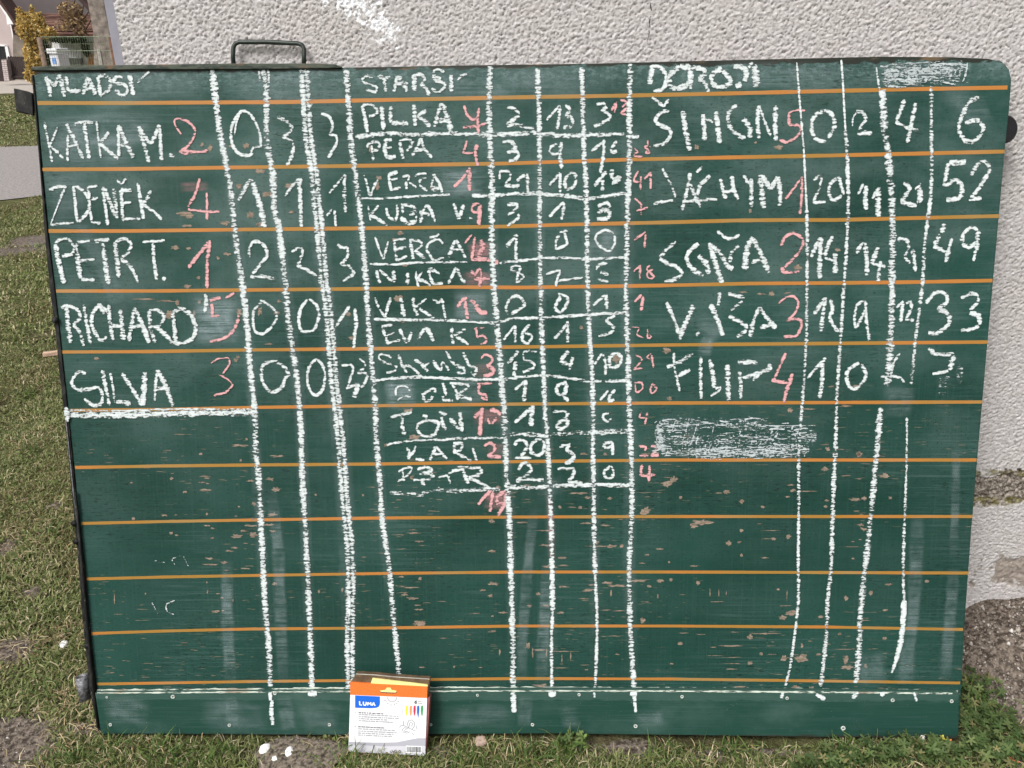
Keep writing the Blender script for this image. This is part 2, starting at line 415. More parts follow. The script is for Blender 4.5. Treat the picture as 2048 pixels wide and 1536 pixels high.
# bare wood chips: (x, y, half width, half height) in photo pixels
W_ = lambda L: [(160+x/3.413, 820+y/3.413, a/3.413, b/3.413) for x, y, a, b in L]
X_ = lambda L: [(740+x/3.413, 960+y/3.413, a/3.413, b/3.413) for x, y, a, b in L]
Y_ = lambda L: [(1300+x/3.413, 860+y/3.413, a/3.413, b/3.413) for x, y, a, b in L]
chips = W_([(1090,242,65,9),(1095,345,14,10),(1355,316,50,8),(825,300,14,9),(625,468,14,12),(350,496,12,6),(868,465,26,6),(830,494,28,5),(872,503,16,6),(715,558,20,8),(855,545,48,8),(1165,483,32,7),(1295,472,42,13),(1340,542,34,16),(1187,640,18,16),(1085,660,10,6),(575,718,32,8),(655,716,14,5),(360,742,16,12),(865,712,12,11),(1065,724,16,5),(1315,716,48,15),(1180,745,18,12),(868,790,34,6),(905,808,22,8),(620,840,16,12),(658,855,16,6),(1160,790,60,9),(1285,785,38,10),(1120,826,34,8),(1185,850,30,22),(1070,862,34,16),(1320,828,30,10),(1130,910,26,6),(1055,940,32,8),(1020,962,34,7),(905,875,16,7),(885,1015,36,9),(885,1055,50,8),(985,1040,36,10),(1130,1082,42,5),(998,1094,18,5),(1328,1185,18,13),(235,1290,5,52),(870,1240,6,16),(968,1282,14,9),(1045,1300,6,16),(925,1376,34,12),(975,1370,12,5),(1630,1240,10,12),(1790,1228,12,16),(1608,578,10,9),(1930,582,10,9),(447,1255,6,10),(866,1178,6,8),(940,1253,16,5)])
chips += X_([(1880,215,42,36),(1430,90,60,9),(1295,184,14,12),(1435,184,18,13),(1375,186,38,4),(1640,125,22,11),(1485,120,22,9),(830,280,24,16),(1035,290,50,6),(1470,295,42,8),(1605,310,40,7),(300,362,44,8),(200,374,44,4),(340,420,36,8),(835,486,26,10),(1200,345,60,6),(1200,445,52,10),(1645,452,44,13),(1545,425,24,14),(1560,452,92,6),(1975,470,26,7),(1720,450,14,16),(1320,530,30,10),(1320,583,50,5),(1225,590,60,8),(1890,510,22,7),(1860,568,30,8),(845,708,42,14),(340,672,14,14),(212,660,18,8),(275,735,60,5),(235,782,30,9),(290,808,44,8),(770,752,24,9),(820,790,20,11),(1150,776,20,12),(1625,700,50,12),(1690,722,70,9),(1840,688,70,12),(1980,688,26,12),(1905,726,18,12),(1490,752,46,12),(1515,716,40,6),(1320,728,34,8),(1645,772,8,30),(1965,795,6,20),(1090,860,18,12),(1215,856,44,9),(325,855,26,6),(325,884,36,6),(495,828,36,3),(390,838,30,3),(1300,906,26,10),(905,906,30,9),(725,910,44,3),(835,928,12,10),(1610,888,34,5),(1705,892,44,4),(1862,960,24,22),(330,982,44,22),(355,975,30,18),(1080,1130,18,26),(1110,1180,6,36),(1160,1160,60,7),(1340,1170,100,4),(1205,1180,6,30),(1310,1215,4,40),(1370,1200,5,36),(1690,1190,20,5),(1655,1065,80,3),(885,1175,8,28),(840,1030,34,5),(500,1080,36,4),(1170,1404,50,17),(355,1278,24,6),(575,1275,12,8),(755,1280,18,4),(1300,1283,60,4),(1480,1295,20,6)])
chips += Y_([(110,370,44,24),(165,340,26,26),(520,425,32,16),(470,430,34,5),(625,488,22,16),(205,462,16,12),(770,526,20,10),(1195,265,34,18),(960,375,34,7),(975,412,24,14),(1085,418,80,3),(940,455,20,8),(1430,165,24,22),(1215,136,14,12),(1600,315,34,22),(1400,474,50,11),(1460,465,24,16),(1640,462,14,12),(1195,522,16,12),(1205,482,16,10),(1410,553,24,4),(355,630,74,24),(300,655,28,20),(625,688,14,16),(535,772,24,18),(610,764,16,7),(845,743,20,12),(800,743,44,4),(945,728,20,18),(745,640,22,4),(830,686,60,3),(1440,648,26,10),(1460,678,36,14),(1385,762,20,5),(1435,748,16,6),(1380,797,60,3),(625,855,14,12),(785,873,30,5),(1385,878,16,7),(300,928,44,5),(130,903,12,10),(66,813,30,5),(328,1045,16,18),(70,1028,26,10),(145,1020,14,16),(875,1088,12,8),(1340,1150,18,20),(1508,1112,14,18),(1628,1055,28,9),(1605,1230,22,8),(935,1125,4,48),(1890,1033,20,10),(960,1250,40,24),(905,1280,34,18),(990,1245,30,18),(1165,1275,22,14),(920,1200,50,4),(1460,1299,50,4),(685,1415,28,20),(760,1390,80,7),(575,1380,44,3),(205,1460,18,9),(225,1386,40,3),(340,1395,38,3),(560,1475,86,4),(840,1388,70,3),(1295,1392,14,11),(1600,1422,18,9),(470,1172,56,3),(410,1110,3,34),(470,1110,3,26),(520,1115,3,16)])
chips += [(1330+x/3.25, 1180+y/3.25, a/3.25, b/3.25) for x, y, a, b in [(100,348,20,11),(625,418,12,14),(555,475,22,14),(885,450,46,30),(770,445,24,26),(905,425,30,10),(1000,420,20,8),(1175,455,22,28),(1185,503,44,16),(1305,495,12,20),(480,635,60,11),(690,645,44,9),(850,632,30,14),(950,638,26,14),(280,645,60,4),(890,360,10,14),(1430,315,14,10),(1135,285,14,10),(40,480,16,7),(440,478,80,3),(690,418,30,3),(440,362,80,4),(310,372,26,3),(330,427,60,3),(440,437,60,3),(430,514,44,3),(1160,385,80,3)]]
chips += [(x, y, a, b) for x, y, a, b in [(420,296,5,8),(404,290,4,6),(492,292,9,6),(520,342,10,5),(460,292,4,4),(537,388,13,6),(500,430,8,7),(478,372,7,6),(451,446,9,4),(370,428,20,5),(380,431,9,7),(372,452,16,3),(350,495,10,4),(352,494,4,5),(377,497,6,3),(455,508,9,3),(397,555,5,4),(374,573,9,5),(436,516,4,4),(287,598,30,2),(332,602,20,2),(354,606,5,7),(337,630,9,9),(344,630,5,5),(398,604,4,4),(388,627,3,7),(478,626,7,5),(479,621,5,5),(520,622,5,10),(558,603,5,4),(696,628,8,6),(703,676,8,6),(537,688,10,2),(553,626,7,3),(472,720,6,5),(193,717,6,4),(476,714,5,3),(493,878,3,3),(795,597,11,8),(805,641,6,5),(755,372,5,8),(757,356,7,5),(800,466,7,5),(808,528,11,6),(788,480,5,5),(865,376,8,2),(580,372,12,6),(583,424,6,3),(522,448,10,5),(816,820,13,5),(828,874,11,5),(823,955,4,5),(773,890,7,4),(996,975,6,4),(1163,655,5,4),(1233,717,10,10),(1210,908,5,4),(1167,908,8,3),(1095,907,9,5),(1393,294,6,5),(1558,294,11,6),(1511,285,4,3),(1595,535,11,5),(1500,422,4,6),(1543,588,7,6),(1520,588,9,2),(1575,586,11,2),(1487,584,10,2),(1334,701,10,7),(1339,797,6,5),(1580,820,6,6),(1340,965,8,6),(1613,818,20,2),(1692,812,14,2),(1675,500,7,4),(1712,772,8,3),(1663,773,8,2),(1655,897,5,4),(1718,908,7,7),(740,298,3,7),(1300,293,2,2),(1290,1022,3,3)]]
def blob(cx, cy, a, b, r):
    n = 8 if max(a, b) < 5 else 18; out = []
    for k in range(n):
        q = 2*math.pi*k/n+r.uniform(-.1, .1); s = r.uniform(.5, 1.15) if a < b*2.5 else r.uniform(.35, 1.1)
        if r.random() < .2: s *= 1.3 if a > b*2 else .75
        out.append((cx+math.cos(q)*a*s, cy+math.sin(q)*b*s))
    return out
V = []; Fc = []; r_ = random.Random(5)
for cx, cy, a, b in chips:
    pl = blob(cx, cy, max(a, 1.1), max(b, 1.0), r_); k0 = len(V)
    V += [loc(x, y, .0006+.00002*(len(V) % 7)) for x, y in pl]; Fc.append(tuple(range(k0, k0+len(pl)))[::-1])
tag(mesh('bare_wood_chips', V, Fc, M_WOOD, board), 'pale brown spots where the green paint has flaked off', kind='stuff')

# ---------------------------------------------------------------- chalk strokes
def catmull(P, step):
    if len(P) == 2:
        d = (P[1]-P[0]).length; n = max(2, int(d/step)); return [P[0].lerp(P[1], k/n) for k in range(n+1)]
    out = []
    Q = [P[0]*2-P[1]]+P+[P[-1]*2-P[-2]]
    for i in range(1, len(Q)-2):
        n = max(2, int((Q[i+1]-Q[i]).length/step))
        for k in range(n):
            t = k/n; a, b, c, d = Q[i-1], Q[i], Q[i+1], Q[i+2]
            out.append(.5*((2*b)+(-a+c)*t+(2*a-5*b+4*c-d)*t*t+(-a+3*b-3*c+d)*t**3))
    return out+[P[-1]]
NS = [0]
def strokes(name, items, mat, label=None, lift=.0010, base=0., soft=False, jit=.13):
    """items: [(width px, [(x, y)...], density)]"""
    V = []; Fc = []; E = []; D = []
    for wpx, pts, dens in items:
        NS[0] += 1; r = random.Random(NS[0]*13+1)
        if len(pts) == 1: pts = [(pts[0][0]-wpx*.3, pts[0][1]), (pts[0][0]+wpx*.3, pts[0][1])]
        P = catmull([Vector(uv(x, y, base)) for x, y in pts], .004 if not soft else .012)
        z = -(base+lift+(NS[0] % 29)*.00003)
        n = len(P); ph = r.uniform(0, 6)
        if not soft: z -= 0
        for i, p in enumerate(P):
            t = (P[min(i+1, n-1)]-P[max(i-1, 0)]); t = t.normalized() if t.length else Vector((1, 0)); nn = Vector((-t.y, t.x))
            ww = wpx*MM/2
            if not soft:
                ww *= 1+jit*(math.sin(i*1.3+ph)+math.sin(i*.37+ph*2))*.5+r.uniform(-jit, jit)
                if i == 0 or i == n-1: ww *= .7
            for s in (1, -1):
                q = p+nn*ww*s; V.append((q.x, z-i*1e-6, q.y)); E.append(s)
                D.append(dens*min(1., (i+.0)/max(1, n-1)*4, (n-1-i)/max(1, n-1)*4) if soft else dens+.018*math.sin(i*.21+ph)-.012*math.sin(i*.05+ph*3))
        k0 = len(V)-2*n
        for i in range(n-1): Fc.append((k0+2*i, k0+2*i+1, k0+2*i+3, k0+2*i+2))
    o = mesh(name, V, Fc, mat, board, attrs={'edge': E, 'dens': D})
    if label: o['label'] = label
    return o
TILES = {'A': (60, 120, 5.12), 'B': (400, 120, 5.689), 'C': (90, 420, 5.12), 'D': (420, 340, 5.689), 'E': (420, 580, 5.689), 'F': (100, 660, 5.12),
 'G': (690, 130, 6.4), 'H': (970, 130, 5.689), 'I': (700, 330, 6.4), 'J': (960, 330, 5.689), 'K': (720, 550, 6.4), 'L': (970, 570, 5.689),
 'M': (730, 790, 6.4), 'N': (980, 790, 5.689), 'O': (1260, 100, 5.12), 'P': (1640, 100, 5.12), 'Q': (1270, 380, 5.12), 'R': (1640, 360, 5.12),
 'S': (1280, 660, 5.12), 'T': (1640, 640, 5.12), '0': (0, 0, 1.)}
TEXT = r'''
A|W|chalk_word|white word MLADŠÍ|40 170,170 200,280 212,375;36 170,175 255,270;36 255,270 305,150;40 305,150 340,280 355,375;36 370,170 385,240 400,320;42 400,320 525,318;34 590,175 565,280 545,360;46 590,180 640,270 670,355;36 565,295 640,290;38 700,175 715,290 730,380;34 700,175 770,165 825,210 825,280 780,330 730,362;32 950,185 890,175 860,215 890,245 960,245 1000,290 990,345 945,362 910,335 875,308;28 850,240 960,235;42 1020,155 1045,260 1065,370;24 1100,230 1160,175 1225,120
A|W|chalk_word|white word KATKA M.|26 150,620 185,800 230,1045;22 285,690 245,790 205,880;28 205,880 280,940 345,1010;26 395,770 388,900 390,1035;38 380,655 450,800 550,1015;28 400,890 480,870;30 450,665 540,635 650,640;38 560,650 585,820 610,1010;22 685,630 705,820 730,1000;30 810,740 720,860;34 720,860 810,930 905,1015;30 905,670 912,800 915,985;44 910,670 985,840 1060,1000;28 920,870 1000,865;42 1120,680 1170,860 1220,1050;38 1120,690 1180,790 1235,860;38 1235,860 1280,780 1330,665;36 1330,670 1340,850 1350,1030;36 1440,950 1450,1000;30 1455,1000 1490,985
A|P|chalk_figure|pink figure 2 beside KATKA M.|22 1550,760 1490,670 1485,610 1540,600;28 1540,600 1630,640 1690,710 1680,790 1620,880 1540,940;30 1530,940 1620,935 1730,940 1820,925;22 1540,935 1580,960 1700,945
A|W|chalk_word|white word ZDENĚK|30 200,1330 290,1300 370,1290;30 370,1290 330,1380 305,1450;13 305,1450 250,1590 215,1685;26 214,1688 334,1672 450,1665;30 450,1290 465,1450 490,1660;32 465,1290 560,1350 610,1450 590,1560 504,1655;32 600,1300 610,1450 634,1640;28 600,1300 695,1285;28 620,1425 700,1410;30 628,1662 735,1668;32 755,1300 768,1450 800,1690;40 760,1300 820,1450 890,1610;38 860,1320 880,1450 900,1620;26 895,1230 940,1270 985,1215;36 935,1330 945,1480 954,1656;36 935,1330 1045,1335;26 940,1465 1040,1460;30 965,1630 1134,1626;32 1105,1260 1130,1420 1164,1626;30 1245,1340 1200,1420 1140,1480;30 1150,1470 1260,1546 1354,1631
A|P|chalk_figure|pink figure 4 beside ZDENĚK|32 1740,1215 1690,1380 1620,1500;28 1812,1360 1815,1500 1814,1640;28 1620,1530 1790,1550 1940,1555
B|W|chalk_figure|large white figure 0 after KATKA M.|32 480,575 400,680 355,800 370,960 440,1060 530,1090 610,1065;32 690,990 690,880 640,720 560,610 480,575;20 460,600 420,700 395,850;24 700,990 610,995 580,1060
B|W|chalk_figure|white figure 3, first after KATKA M.|38 880,650 980,690 1060,770;34 1060,770 1000,840 940,880;26 940,880 1050,920 1070,1000;40 1070,1000 1035,1120 985,1200
B|W|chalk_figure|white figure 3, second after KATKA M.|30 1380,610 1460,640 1510,720 1500,800 1470,850;26 1470,850 1550,865 1560,940;34 1560,940 1510,1030 1460,1110
D|W|chalk_figure|widest white figure 1 beside ZDENĚK|44 325,345 390,230 465,105;58 475,110 540,300 590,470 620,650
D|W|chalk_figure|middle white figure 1 beside ZDENĚK|30 855,300 930,190 1020,90;46 1020,90 1025,260 1035,450 1040,645
D|W|chalk_figure|tall white figure 1 in the last column beside ZDENĚK|28 1355,270 1430,180 1540,50;38 1540,60 1528,250 1545,480
D|W|chalk_figure|small white figure 1 under the tall one beside ZDENĚK|24 1330,520 1400,440;26 1420,460 1435,640
D|W|chalk_figure|large white figure 2 beside PETR T.|36 460,990 450,900 500,820 590,830 650,920 640,1000 570,1080 490,1180;36 460,1215 590,1210 740,1245
D|W|chalk_figure|smaller white figure 2 beside PETR T.|32 930,930 1010,890 1055,920 1030,1020 990,1085;36 990,1090 1090,1130 1220,1200
D|W|chalk_figure|white figure 3 beside PETR T.|40 1450,850 1500,880 1565,875;30 1565,880 1575,960 1540,1020 1480,1070;34 1490,1070 1580,1090 1650,1180;34 1650,1180 1580,1220 1515,1265
E|W|chalk_figure|first white figure 0 beside RICHARD|32 570,120 650,150 740,240 760,310 700,420 600,500 520,470 490,340 510,220 590,150
E|W|chalk_figure|second white figure 0 beside RICHARD|34 1110,110 1040,200 1010,340 1040,460 1100,475 1190,440 1240,290 1210,170 1130,100
E|W|chalk_figure|white figure 1 beside RICHARD|34 1425,420 1510,300 1590,180;36 1650,210 1665,380 1650,500 1635,660
E|W|chalk_figure|first white figure 0 beside SILVA|38 690,820 600,860 590,1000 640,1110 720,1160 820,1100 860,1000 900,960 840,870 760,820 690,810
E|W|chalk_figure|second white figure 0 beside SILVA|34 1210,780 1130,880 1110,1020 1140,1140 1210,1200 1280,1130 1310,980 1280,850 1210,780
E|W|chalk_figure|white figures 2 and 3 crammed together beside SILVA|30 1500,860 1600,850 1630,900 1600,1000 1570,1100;30 1550,1120 1640,1080 1700,1060;60 1690,1070 1640,1220;26 1700,770 1770,850 1740,900 1680,940;30 1680,940 1790,960 1760,1060 1720,1110
C|P|chalk_figure|pink figure 5 beside RICHARD|30 1940,850 1850,900;40 1800,895 1690,925;38 1712,960 1718,1090;26 1700,1085 1790,1080;40 1990,1080 1950,1200 1880,1290;30 1880,1290 1780,1330 1690,1345
C|W|chalk_figure|white trace of a figure under the pink 5|40 1640,860 1655,930 1640,1050
E|P|chalk_figure|pink figure 3 beside SILVA|20 15,830 100,780 210,770;24 210,770 230,830 150,950;22 100,960 200,1010 265,1080;28 265,1080 180,1160 40,1200
C|W|chalk_word|white word PETR T.|46 110,350 140,500 200,750;32 110,340 170,300 260,310 300,380 280,450 180,470;42 330,340 340,500 370,700;34 330,330 460,310;28 350,520 510,505;36 375,710 510,715;36 510,320 660,300;44 590,320 615,500 650,760;46 720,330 740,500 755,690;32 720,325 820,290 885,350 850,440 780,500;34 780,500 880,580 955,740;26 1000,325 1230,315;36 1110,340 1120,520 1145,710;40 1205,690 1235,715
C|P|chalk_figure|pink figure 1 beside PETR T.|44 1470,590 1590,440 1690,320;40 1690,310 1665,550 1660,800
C|W|chalk_word|white word RICHARD|34 170,1000 230,980 330,1020 365,1100 290,1170;46 225,990 240,1180 265,1360;34 290,1180 360,1250 400,1390;36 400,970 430,1150 470,1370;36 610,1060 560,990 500,1040 480,1160 520,1260 570,1330 640,1300;38 655,970 670,1150 700,1330;46 775,1020 790,1180 810,1330;34 660,1180 800,1190;42 925,1000 890,1180 860,1340;46 925,1000 1010,1200 1070,1360;30 860,1205 1000,1180;44 1070,1030 1085,1200 1130,1360;34 1070,1020 1170,1030 1225,1100 1170,1180 1100,1190;42 1120,1190 1220,1260 1320,1370;40 1310,1060 1330,1200 1340,1370;42 1310,1050 1400,1010 1500,1080 1545,1200 1510,1320 1400,1360 1330,1370;30 540,960 600,1000 640,1050
F|W|chalk_word|white word SILVA|34 370,445 300,430 240,490 230,560 300,610 420,600 500,590 540,660 530,740 480,775 410,750 355,700;36 540,410 570,570 615,770;26 620,440 650,600 665,740;44 680,735 760,740 830,760;38 740,440 850,610 950,770;52 970,430 965,600 950,770;30 1100,410 1085,570 1075,720;48 1105,410 1190,580 1265,780;32 1090,605 1230,590
G|W|chalk_word|white word STARŠÍ|32 360,170 290,140 220,175 250,230 340,250 410,290 390,345 330,330 270,315;42 420,150 580,160;54 500,160 520,340;42 670,140 650,240 625,340;54 670,140 740,230 800,340;36 640,245 810,240;52 890,120 890,330;40 880,125 980,130 1025,190 960,250;38 960,250 1040,300 1080,400;36 1230,175 1130,140 1170,200 1275,235 1270,290 1190,350 1110,300;40 1120,95 1200,60 1270,95;50 1360,130 1360,340;30 1560,115 1490,140 1440,190
G|W|chalk_word|white word PILKA|40 225,530 250,640 290,860;36 215,560 240,515 340,510 415,580 390,640 310,660;48 470,520 480,680 495,830;46 590,530 585,640 580,740;50 600,748 810,752;50 885,510 895,640 900,780;46 1040,580 930,660;52 930,660 1010,710 1090,790;48 1240,490 1190,620 1145,790;58 1245,490 1300,640 1360,840;48 1200,715 1320,705
G|P|chalk_figure|pink figure 7 beside PILKA|36 1525,520 1560,630 1630,700 1690,680;42 1715,550 1700,700 1710,890;36 1510,800 1650,790 1815,745
G|W|chalk_word|white word PEPA|36 290,1060 300,1010 400,980 450,1020 400,1090 350,1100;32 340,1020 355,1140 360,1220;46 600,955 520,980 510,1060 530,1190;34 520,1060 600,1060;50 520,1195 650,1165;46 710,980 720,1080 745,1200;36 690,980 800,950 865,990 830,1060 790,1100;42 980,940 920,1060 860,1180;38 980,940 1010,1060 1110,1190;36 880,1110 1010,1080
G|P|chalk_figure|pink figure 4 beside PEPA|34 1560,970 1540,1050 1510,1130;28 1510,1130 1640,1125;50 1690,1020 1670,1120 1700,1290
I|W|chalk_word|white word VERČA, upper of the two|30 185,130 220,250 255,400;30 370,170 320,250 265,400;52 490,130 610,90;34 500,130 510,230 530,330;26 530,190 610,170;34 530,325 650,290;28 670,150 760,140 740,210;32 720,210 725,310;26 760,220 850,290;30 820,150 900,110 980,115;30 980,170 910,180 890,240 930,290 990,330;36 1070,120 1040,290;36 1070,120 1140,230 1180,350;50 1040,300 1140,305
I|P|chalk_figure|pink figure 1 beside the upper VERČA|44 1330,280 1430,180 1540,40;54 1535,50 1530,180 1530,330
I|W|chalk_word|white word KUBA V.|24 235,520 245,620 265,710;34 370,520 255,640;38 255,640 370,700 480,770;34 465,550 490,650 580,720;32 580,720 610,620 600,510;34 665,490 680,620;44 670,510 780,520 840,600 760,640;50 650,670 740,740 850,720;30 850,720 850,640;40 980,510 930,620 900,740;40 980,510 1040,590 1090,740;40 890,600 1020,640;36 1330,490 1360,600 1390,690;50 1460,510 1420,610 1390,690;34 1530,670 1560,700
I|P|chalk_figure|pink figure 9 beside KUBA V.|38 1660,500 1580,510 1560,580 1620,610 1660,560;58 1670,510 1655,660 1650,770
I|W|chalk_word|white word VERČA, lower of the two|28 325,920 370,1060 430,1210;28 490,980 465,1080 435,1200;36 570,960 580,1060 600,1230;30 560,965 715,945;32 590,1085 720,1050;30 610,1225 730,1160;38 770,960 790,1080 810,1200;32 760,960 880,970 925,1020 850,1080;40 830,1090 900,1150 970,1200;38 1020,920 1080,920 1140,880;30 1190,1010 1140,950 1030,985 980,1070 1020,1150 1080,1220 1200,1180;42 1350,960 1310,1060 1265,1180;40 1360,960 1420,1070 1480,1190;30 1310,1085 1420,1080
I|P|chalk_figure|thick pink figures beside the lower VERČA|28 1560,890 1470,1000;44 1600,920 1580,1060 1560,1220;70 1670,960 1700,1050 1670,1110 1640,1190;60 1560,1205 1740,1210 1900,1250
I|W|chalk_word|white word NIKČA|40 340,1350 360,1440 390,1510;38 380,1340 480,1430 540,1490;46 560,1350 562,1500;46 740,1380 740,1530;26 850,1360 850,1450 880,1560;28 930,1370 860,1460;38 870,1470 960,1490 1030,1550;38 1150,1390 1080,1350 1010,1340 1030,1430 1070,1520 1190,1510;38 1355,1310 1310,1420 1260,1520;44 1360,1310 1410,1420 1470,1510
I|P|chalk_figure|thick pink figure 7 beside NIKČA|46 1550,1350 1600,1400 1660,1330 1680,1420;46 1590,1460 1790,1455;42 1680,1420 1660,1560
K|W|chalk_word|white word VIKY|34 190,290 240,410 320,540;38 400,290 360,390 325,540;52 520,290 540,400 565,530;48 680,290 700,420 740,515;28 850,300 760,370 710,410;38 760,430 850,490 950,550;36 930,310 1010,350 1050,300;36 1050,310 1070,420 1095,550
K|P|chalk_figure|blurred pink figures beside VIKY|46 1250,410 1300,330 1370,290;46 1350,330 1360,460 1380,560;50 1400,330 1480,360;64 1480,380 1540,470 1630,480
K|W|chalk_word|white words EVA K|32 280,650 415,640;38 285,660 320,760 360,890;28 340,775 440,735;32 370,870 520,830;36 510,690 550,780 600,870;42 660,730 640,800 610,860;40 840,660 790,740 740,820;46 850,670 900,750 940,845;40 1180,650 1175,760 1195,880;42 1350,690 1270,740 1200,770;40 1230,790 1310,830 1390,890
K|P|chalk_figure|pink figure 5 beside EVA K|38 1590,670 1460,690;32 1490,690 1500,800;38 1500,800 1570,770 1618,820 1600,870 1545,878
K|W|chalk_word|white handwritten word below EVA K|28 400,1070 370,1030 270,1010 240,1050 280,1100 400,1140 470,1170 440,1230 340,1250;36 495,1020 530,1120 600,1250;32 540,1170 620,1160 700,1210 790,1300;44 700,1080 780,1130 870,1230;26 830,1150 890,1130;40 940,1090 980,1170 1040,1220;34 1040,1220 1060,1120 1140,1220;36 1100,970 1160,1080 1210,1150;40 1210,1150 1320,1190 1330,1240 1240,1250;36 1320,990 1360,1080 1410,1170 1490,1190 1460,1280 1420,1240
K|P|chalk_figure|pink figure 3 below the pink 5|34 1550,1070 1590,1020 1670,1040 1695,1100 1620,1160;60 1630,1160 1710,1220 1660,1280 1580,1290
K|W|chalk_word|smeared white word below the handwritten one|28 460,1540 465,1450 530,1420 600,1430 640,1480;26 480,1600 560,1550 650,1560;34 790,1530 950,1450 960,1500;38 810,1540 830,1610 900,1600 930,1550;36 1060,1380 1090,1480 1100,1540;42 1060,1550 1080,1600 1190,1605;34 1150,1380 1370,1400 1370,1450 1220,1540;34 1180,1400 1240,1500 1250,1600;50 1240,1540 1330,1560 1430,1600
K|P|chalk_figure|pink figure 5 beside the smeared word|34 1690,1385 1500,1390;40 1530,1400 1520,1500 1615,1530;44 1615,1530 1622,1590 1550,1565
M|W|chalk_word|white word TON|36 330,280 470,250 600,215;46 480,260 480,400 510,510;40 760,330 680,380 680,460 750,520 880,510 930,420 940,350 850,330 760,330;50 740,260 800,285;36 945,215 1050,250;48 980,280 1000,380 1040,440;48 1090,290 1170,400 1260,450;54 1220,220 1230,350 1245,430
M|P|chalk_figure|thick pink figures beside TON|60 1400,290 1520,170;58 1500,200 1480,350 1470,520;60 1600,190 1700,210 1725,260;44 1690,290 1620,370;40 1570,300 1600,370
M|W|chalk_word|white word KARI|38 540,670 570,740 560,820;38 650,650 610,740 540,790;34 650,815 760,835;38 905,660 870,740 830,830;36 910,660 980,740 1050,815;28 850,755 1010,750;40 1130,620 1235,615 1235,690 1150,730;44 1140,640 1155,750;40 1170,740 1270,790 1360,840;36 1380,670 1400,740 1430,840
M|P|chalk_figure|pink figure 2 beside KARI|48 1530,655 1580,610 1655,640 1650,710 1570,770;60 1565,775 1740,795
M|W|chalk_word|white word PETR under KARI|28 430,980 520,930 600,930 560,1010 420,1105;36 480,960 500,1105;36 670,950 780,920 855,960 700,1010;36 700,1010 840,1005 880,1045 780,1080 620,1080;44 720,1110 770,1150;42 930,1060 1050,1020 1160,960 1270,950;40 1070,1040 1090,1130;32 1170,920 1480,930;46 1480,940 1480,1000 1320,1070;50 1260,960 1320,1130;46 1330,1050 1450,1110 1600,1195
M|P|chalk_figure|pink figures 14 under PETR|50 1450,1400 1520,1310 1620,1220;46 1640,1230 1620,1350 1600,1490;60 1800,1230 1700,1290 1690,1380;50 1680,1390 1830,1380;60 1810,1240 1790,1380 1700,1540
H|W|chalk_figure|white figure 2 beside PILKA|38 250,490 330,500 390,560 330,620 240,670;42 250,690 400,690 570,735
H|W|chalk_figure|white figures 13 beside PILKA|28 700,625 780,540 850,460;36 850,460 840,600 820,740;36 920,450 965,520 910,570;40 910,575 985,600 1000,670;48 1000,680 890,720
H|W|chalk_figure|white figure 3 beside PILKA|36 1270,450 1340,440 1375,485 1320,510;36 1320,510 1420,570 1400,625 1240,700
H|P|chalk_figure|small pink figures 18 above the line|30 1440,520 1490,430 1470,550;26 1540,400 1610,420 1560,480;30 1600,560 1545,550 1590,510 1625,470
H|W|chalk_figure|white figure 3 beside PEPA|36 200,880 290,870 350,945 250,995;36 250,990 370,990 370,1060 270,1095
H|W|chalk_figure|white figure 9 beside PEPA|28 830,900 760,920 740,1000 830,1010 860,920;42 870,870 855,1010 870,1180
H|W|chalk_figure|white figures 16 beside PEPA|34 1210,980 1340,880;36 1350,850 1350,1010 1310,1230;32 1500,870 1450,930 1440,990 1500,980
H|P|chalk_figure|small pink figures 28 beside PEPA|28 1700,950 1735,990 1690,1030 1790,1045;24 1850,860 1850,920 1810,930 1850,960 1870,1000 1830,1000 1850,960
J|W|chalk_figure|white figures 21|28 225,160 230,80 330,75 345,140 290,210;42 280,235 450,240;38 420,180 510,110;34 540,100 545,330
J|W|chalk_figure|white figures 10 right of 21|32 790,230 910,90;34 910,95 910,310;34 1040,80 970,160 980,270 1070,240 1090,130 1040,80
J|W|chalk_figure|thick white figures right of 10|36 1300,240 1440,70;50 1400,150 1390,290;50 1500,50 1500,150;44 1500,150 1590,150 1500,220
J|P|chalk_figure|small pink figures 41|26 1800,70 1750,180 1840,195;26 1830,130 1825,280;26 1870,160 1940,85;28 1940,80 1940,270
J|W|chalk_figure|white figure 3 beside KUBA V.|34 310,450 420,450 400,510 320,570;34 430,560 440,600 310,690
J|W|chalk_figure|white figure 1 beside KUBA V.|30 790,590 870,500 950,420;34 955,430 950,500 925,620
J|W|chalk_figure|thick white figure beside KUBA V. in the third column|38 1340,470 1440,430 1480,480;46 1340,550 1400,510 1475,540 1460,600 1330,615
J|P|chalk_figure|small pink figure 7|28 1760,380 1830,450 1830,570;28 1780,520 1910,485
J|W|chalk_figure|white figure 1 beside the lower VERČA|50 300,930 430,800;36 410,840 410,1080
J|W|chalk_figure|angular white figure 0|30 1000,750 930,760 860,860;30 860,860 865,960;30 865,960 995,905;30 995,905 960,770
J|W|chalk_figure|round white figure 0 on a rubbed patch|28 1430,735 1330,790 1320,870 1400,950 1470,975 1530,900 1520,780 1430,735
J|P|chalk_figure|small pink figure 1 beside the lower VERČA|30 1750,860 1880,760;34 1885,790 1870,940
J|W|chalk_figure|white figure 8 beside NIKČA|26 350,1200 380,1150 460,1160 440,1220 420,1330 500,1270 430,1220 350,1200
J|W|chalk_figure|white figure 7 beside NIKČA|28 750,1240 900,1205 880,1290 860,1380;26 880,1320 1080,1290 1170,1280
J|W|chalk_figure|thick white figure beside NIKČA|44 1450,1120 1360,1130 1320,1190;40 1370,1220 1460,1250;44 1340,1300 1460,1330
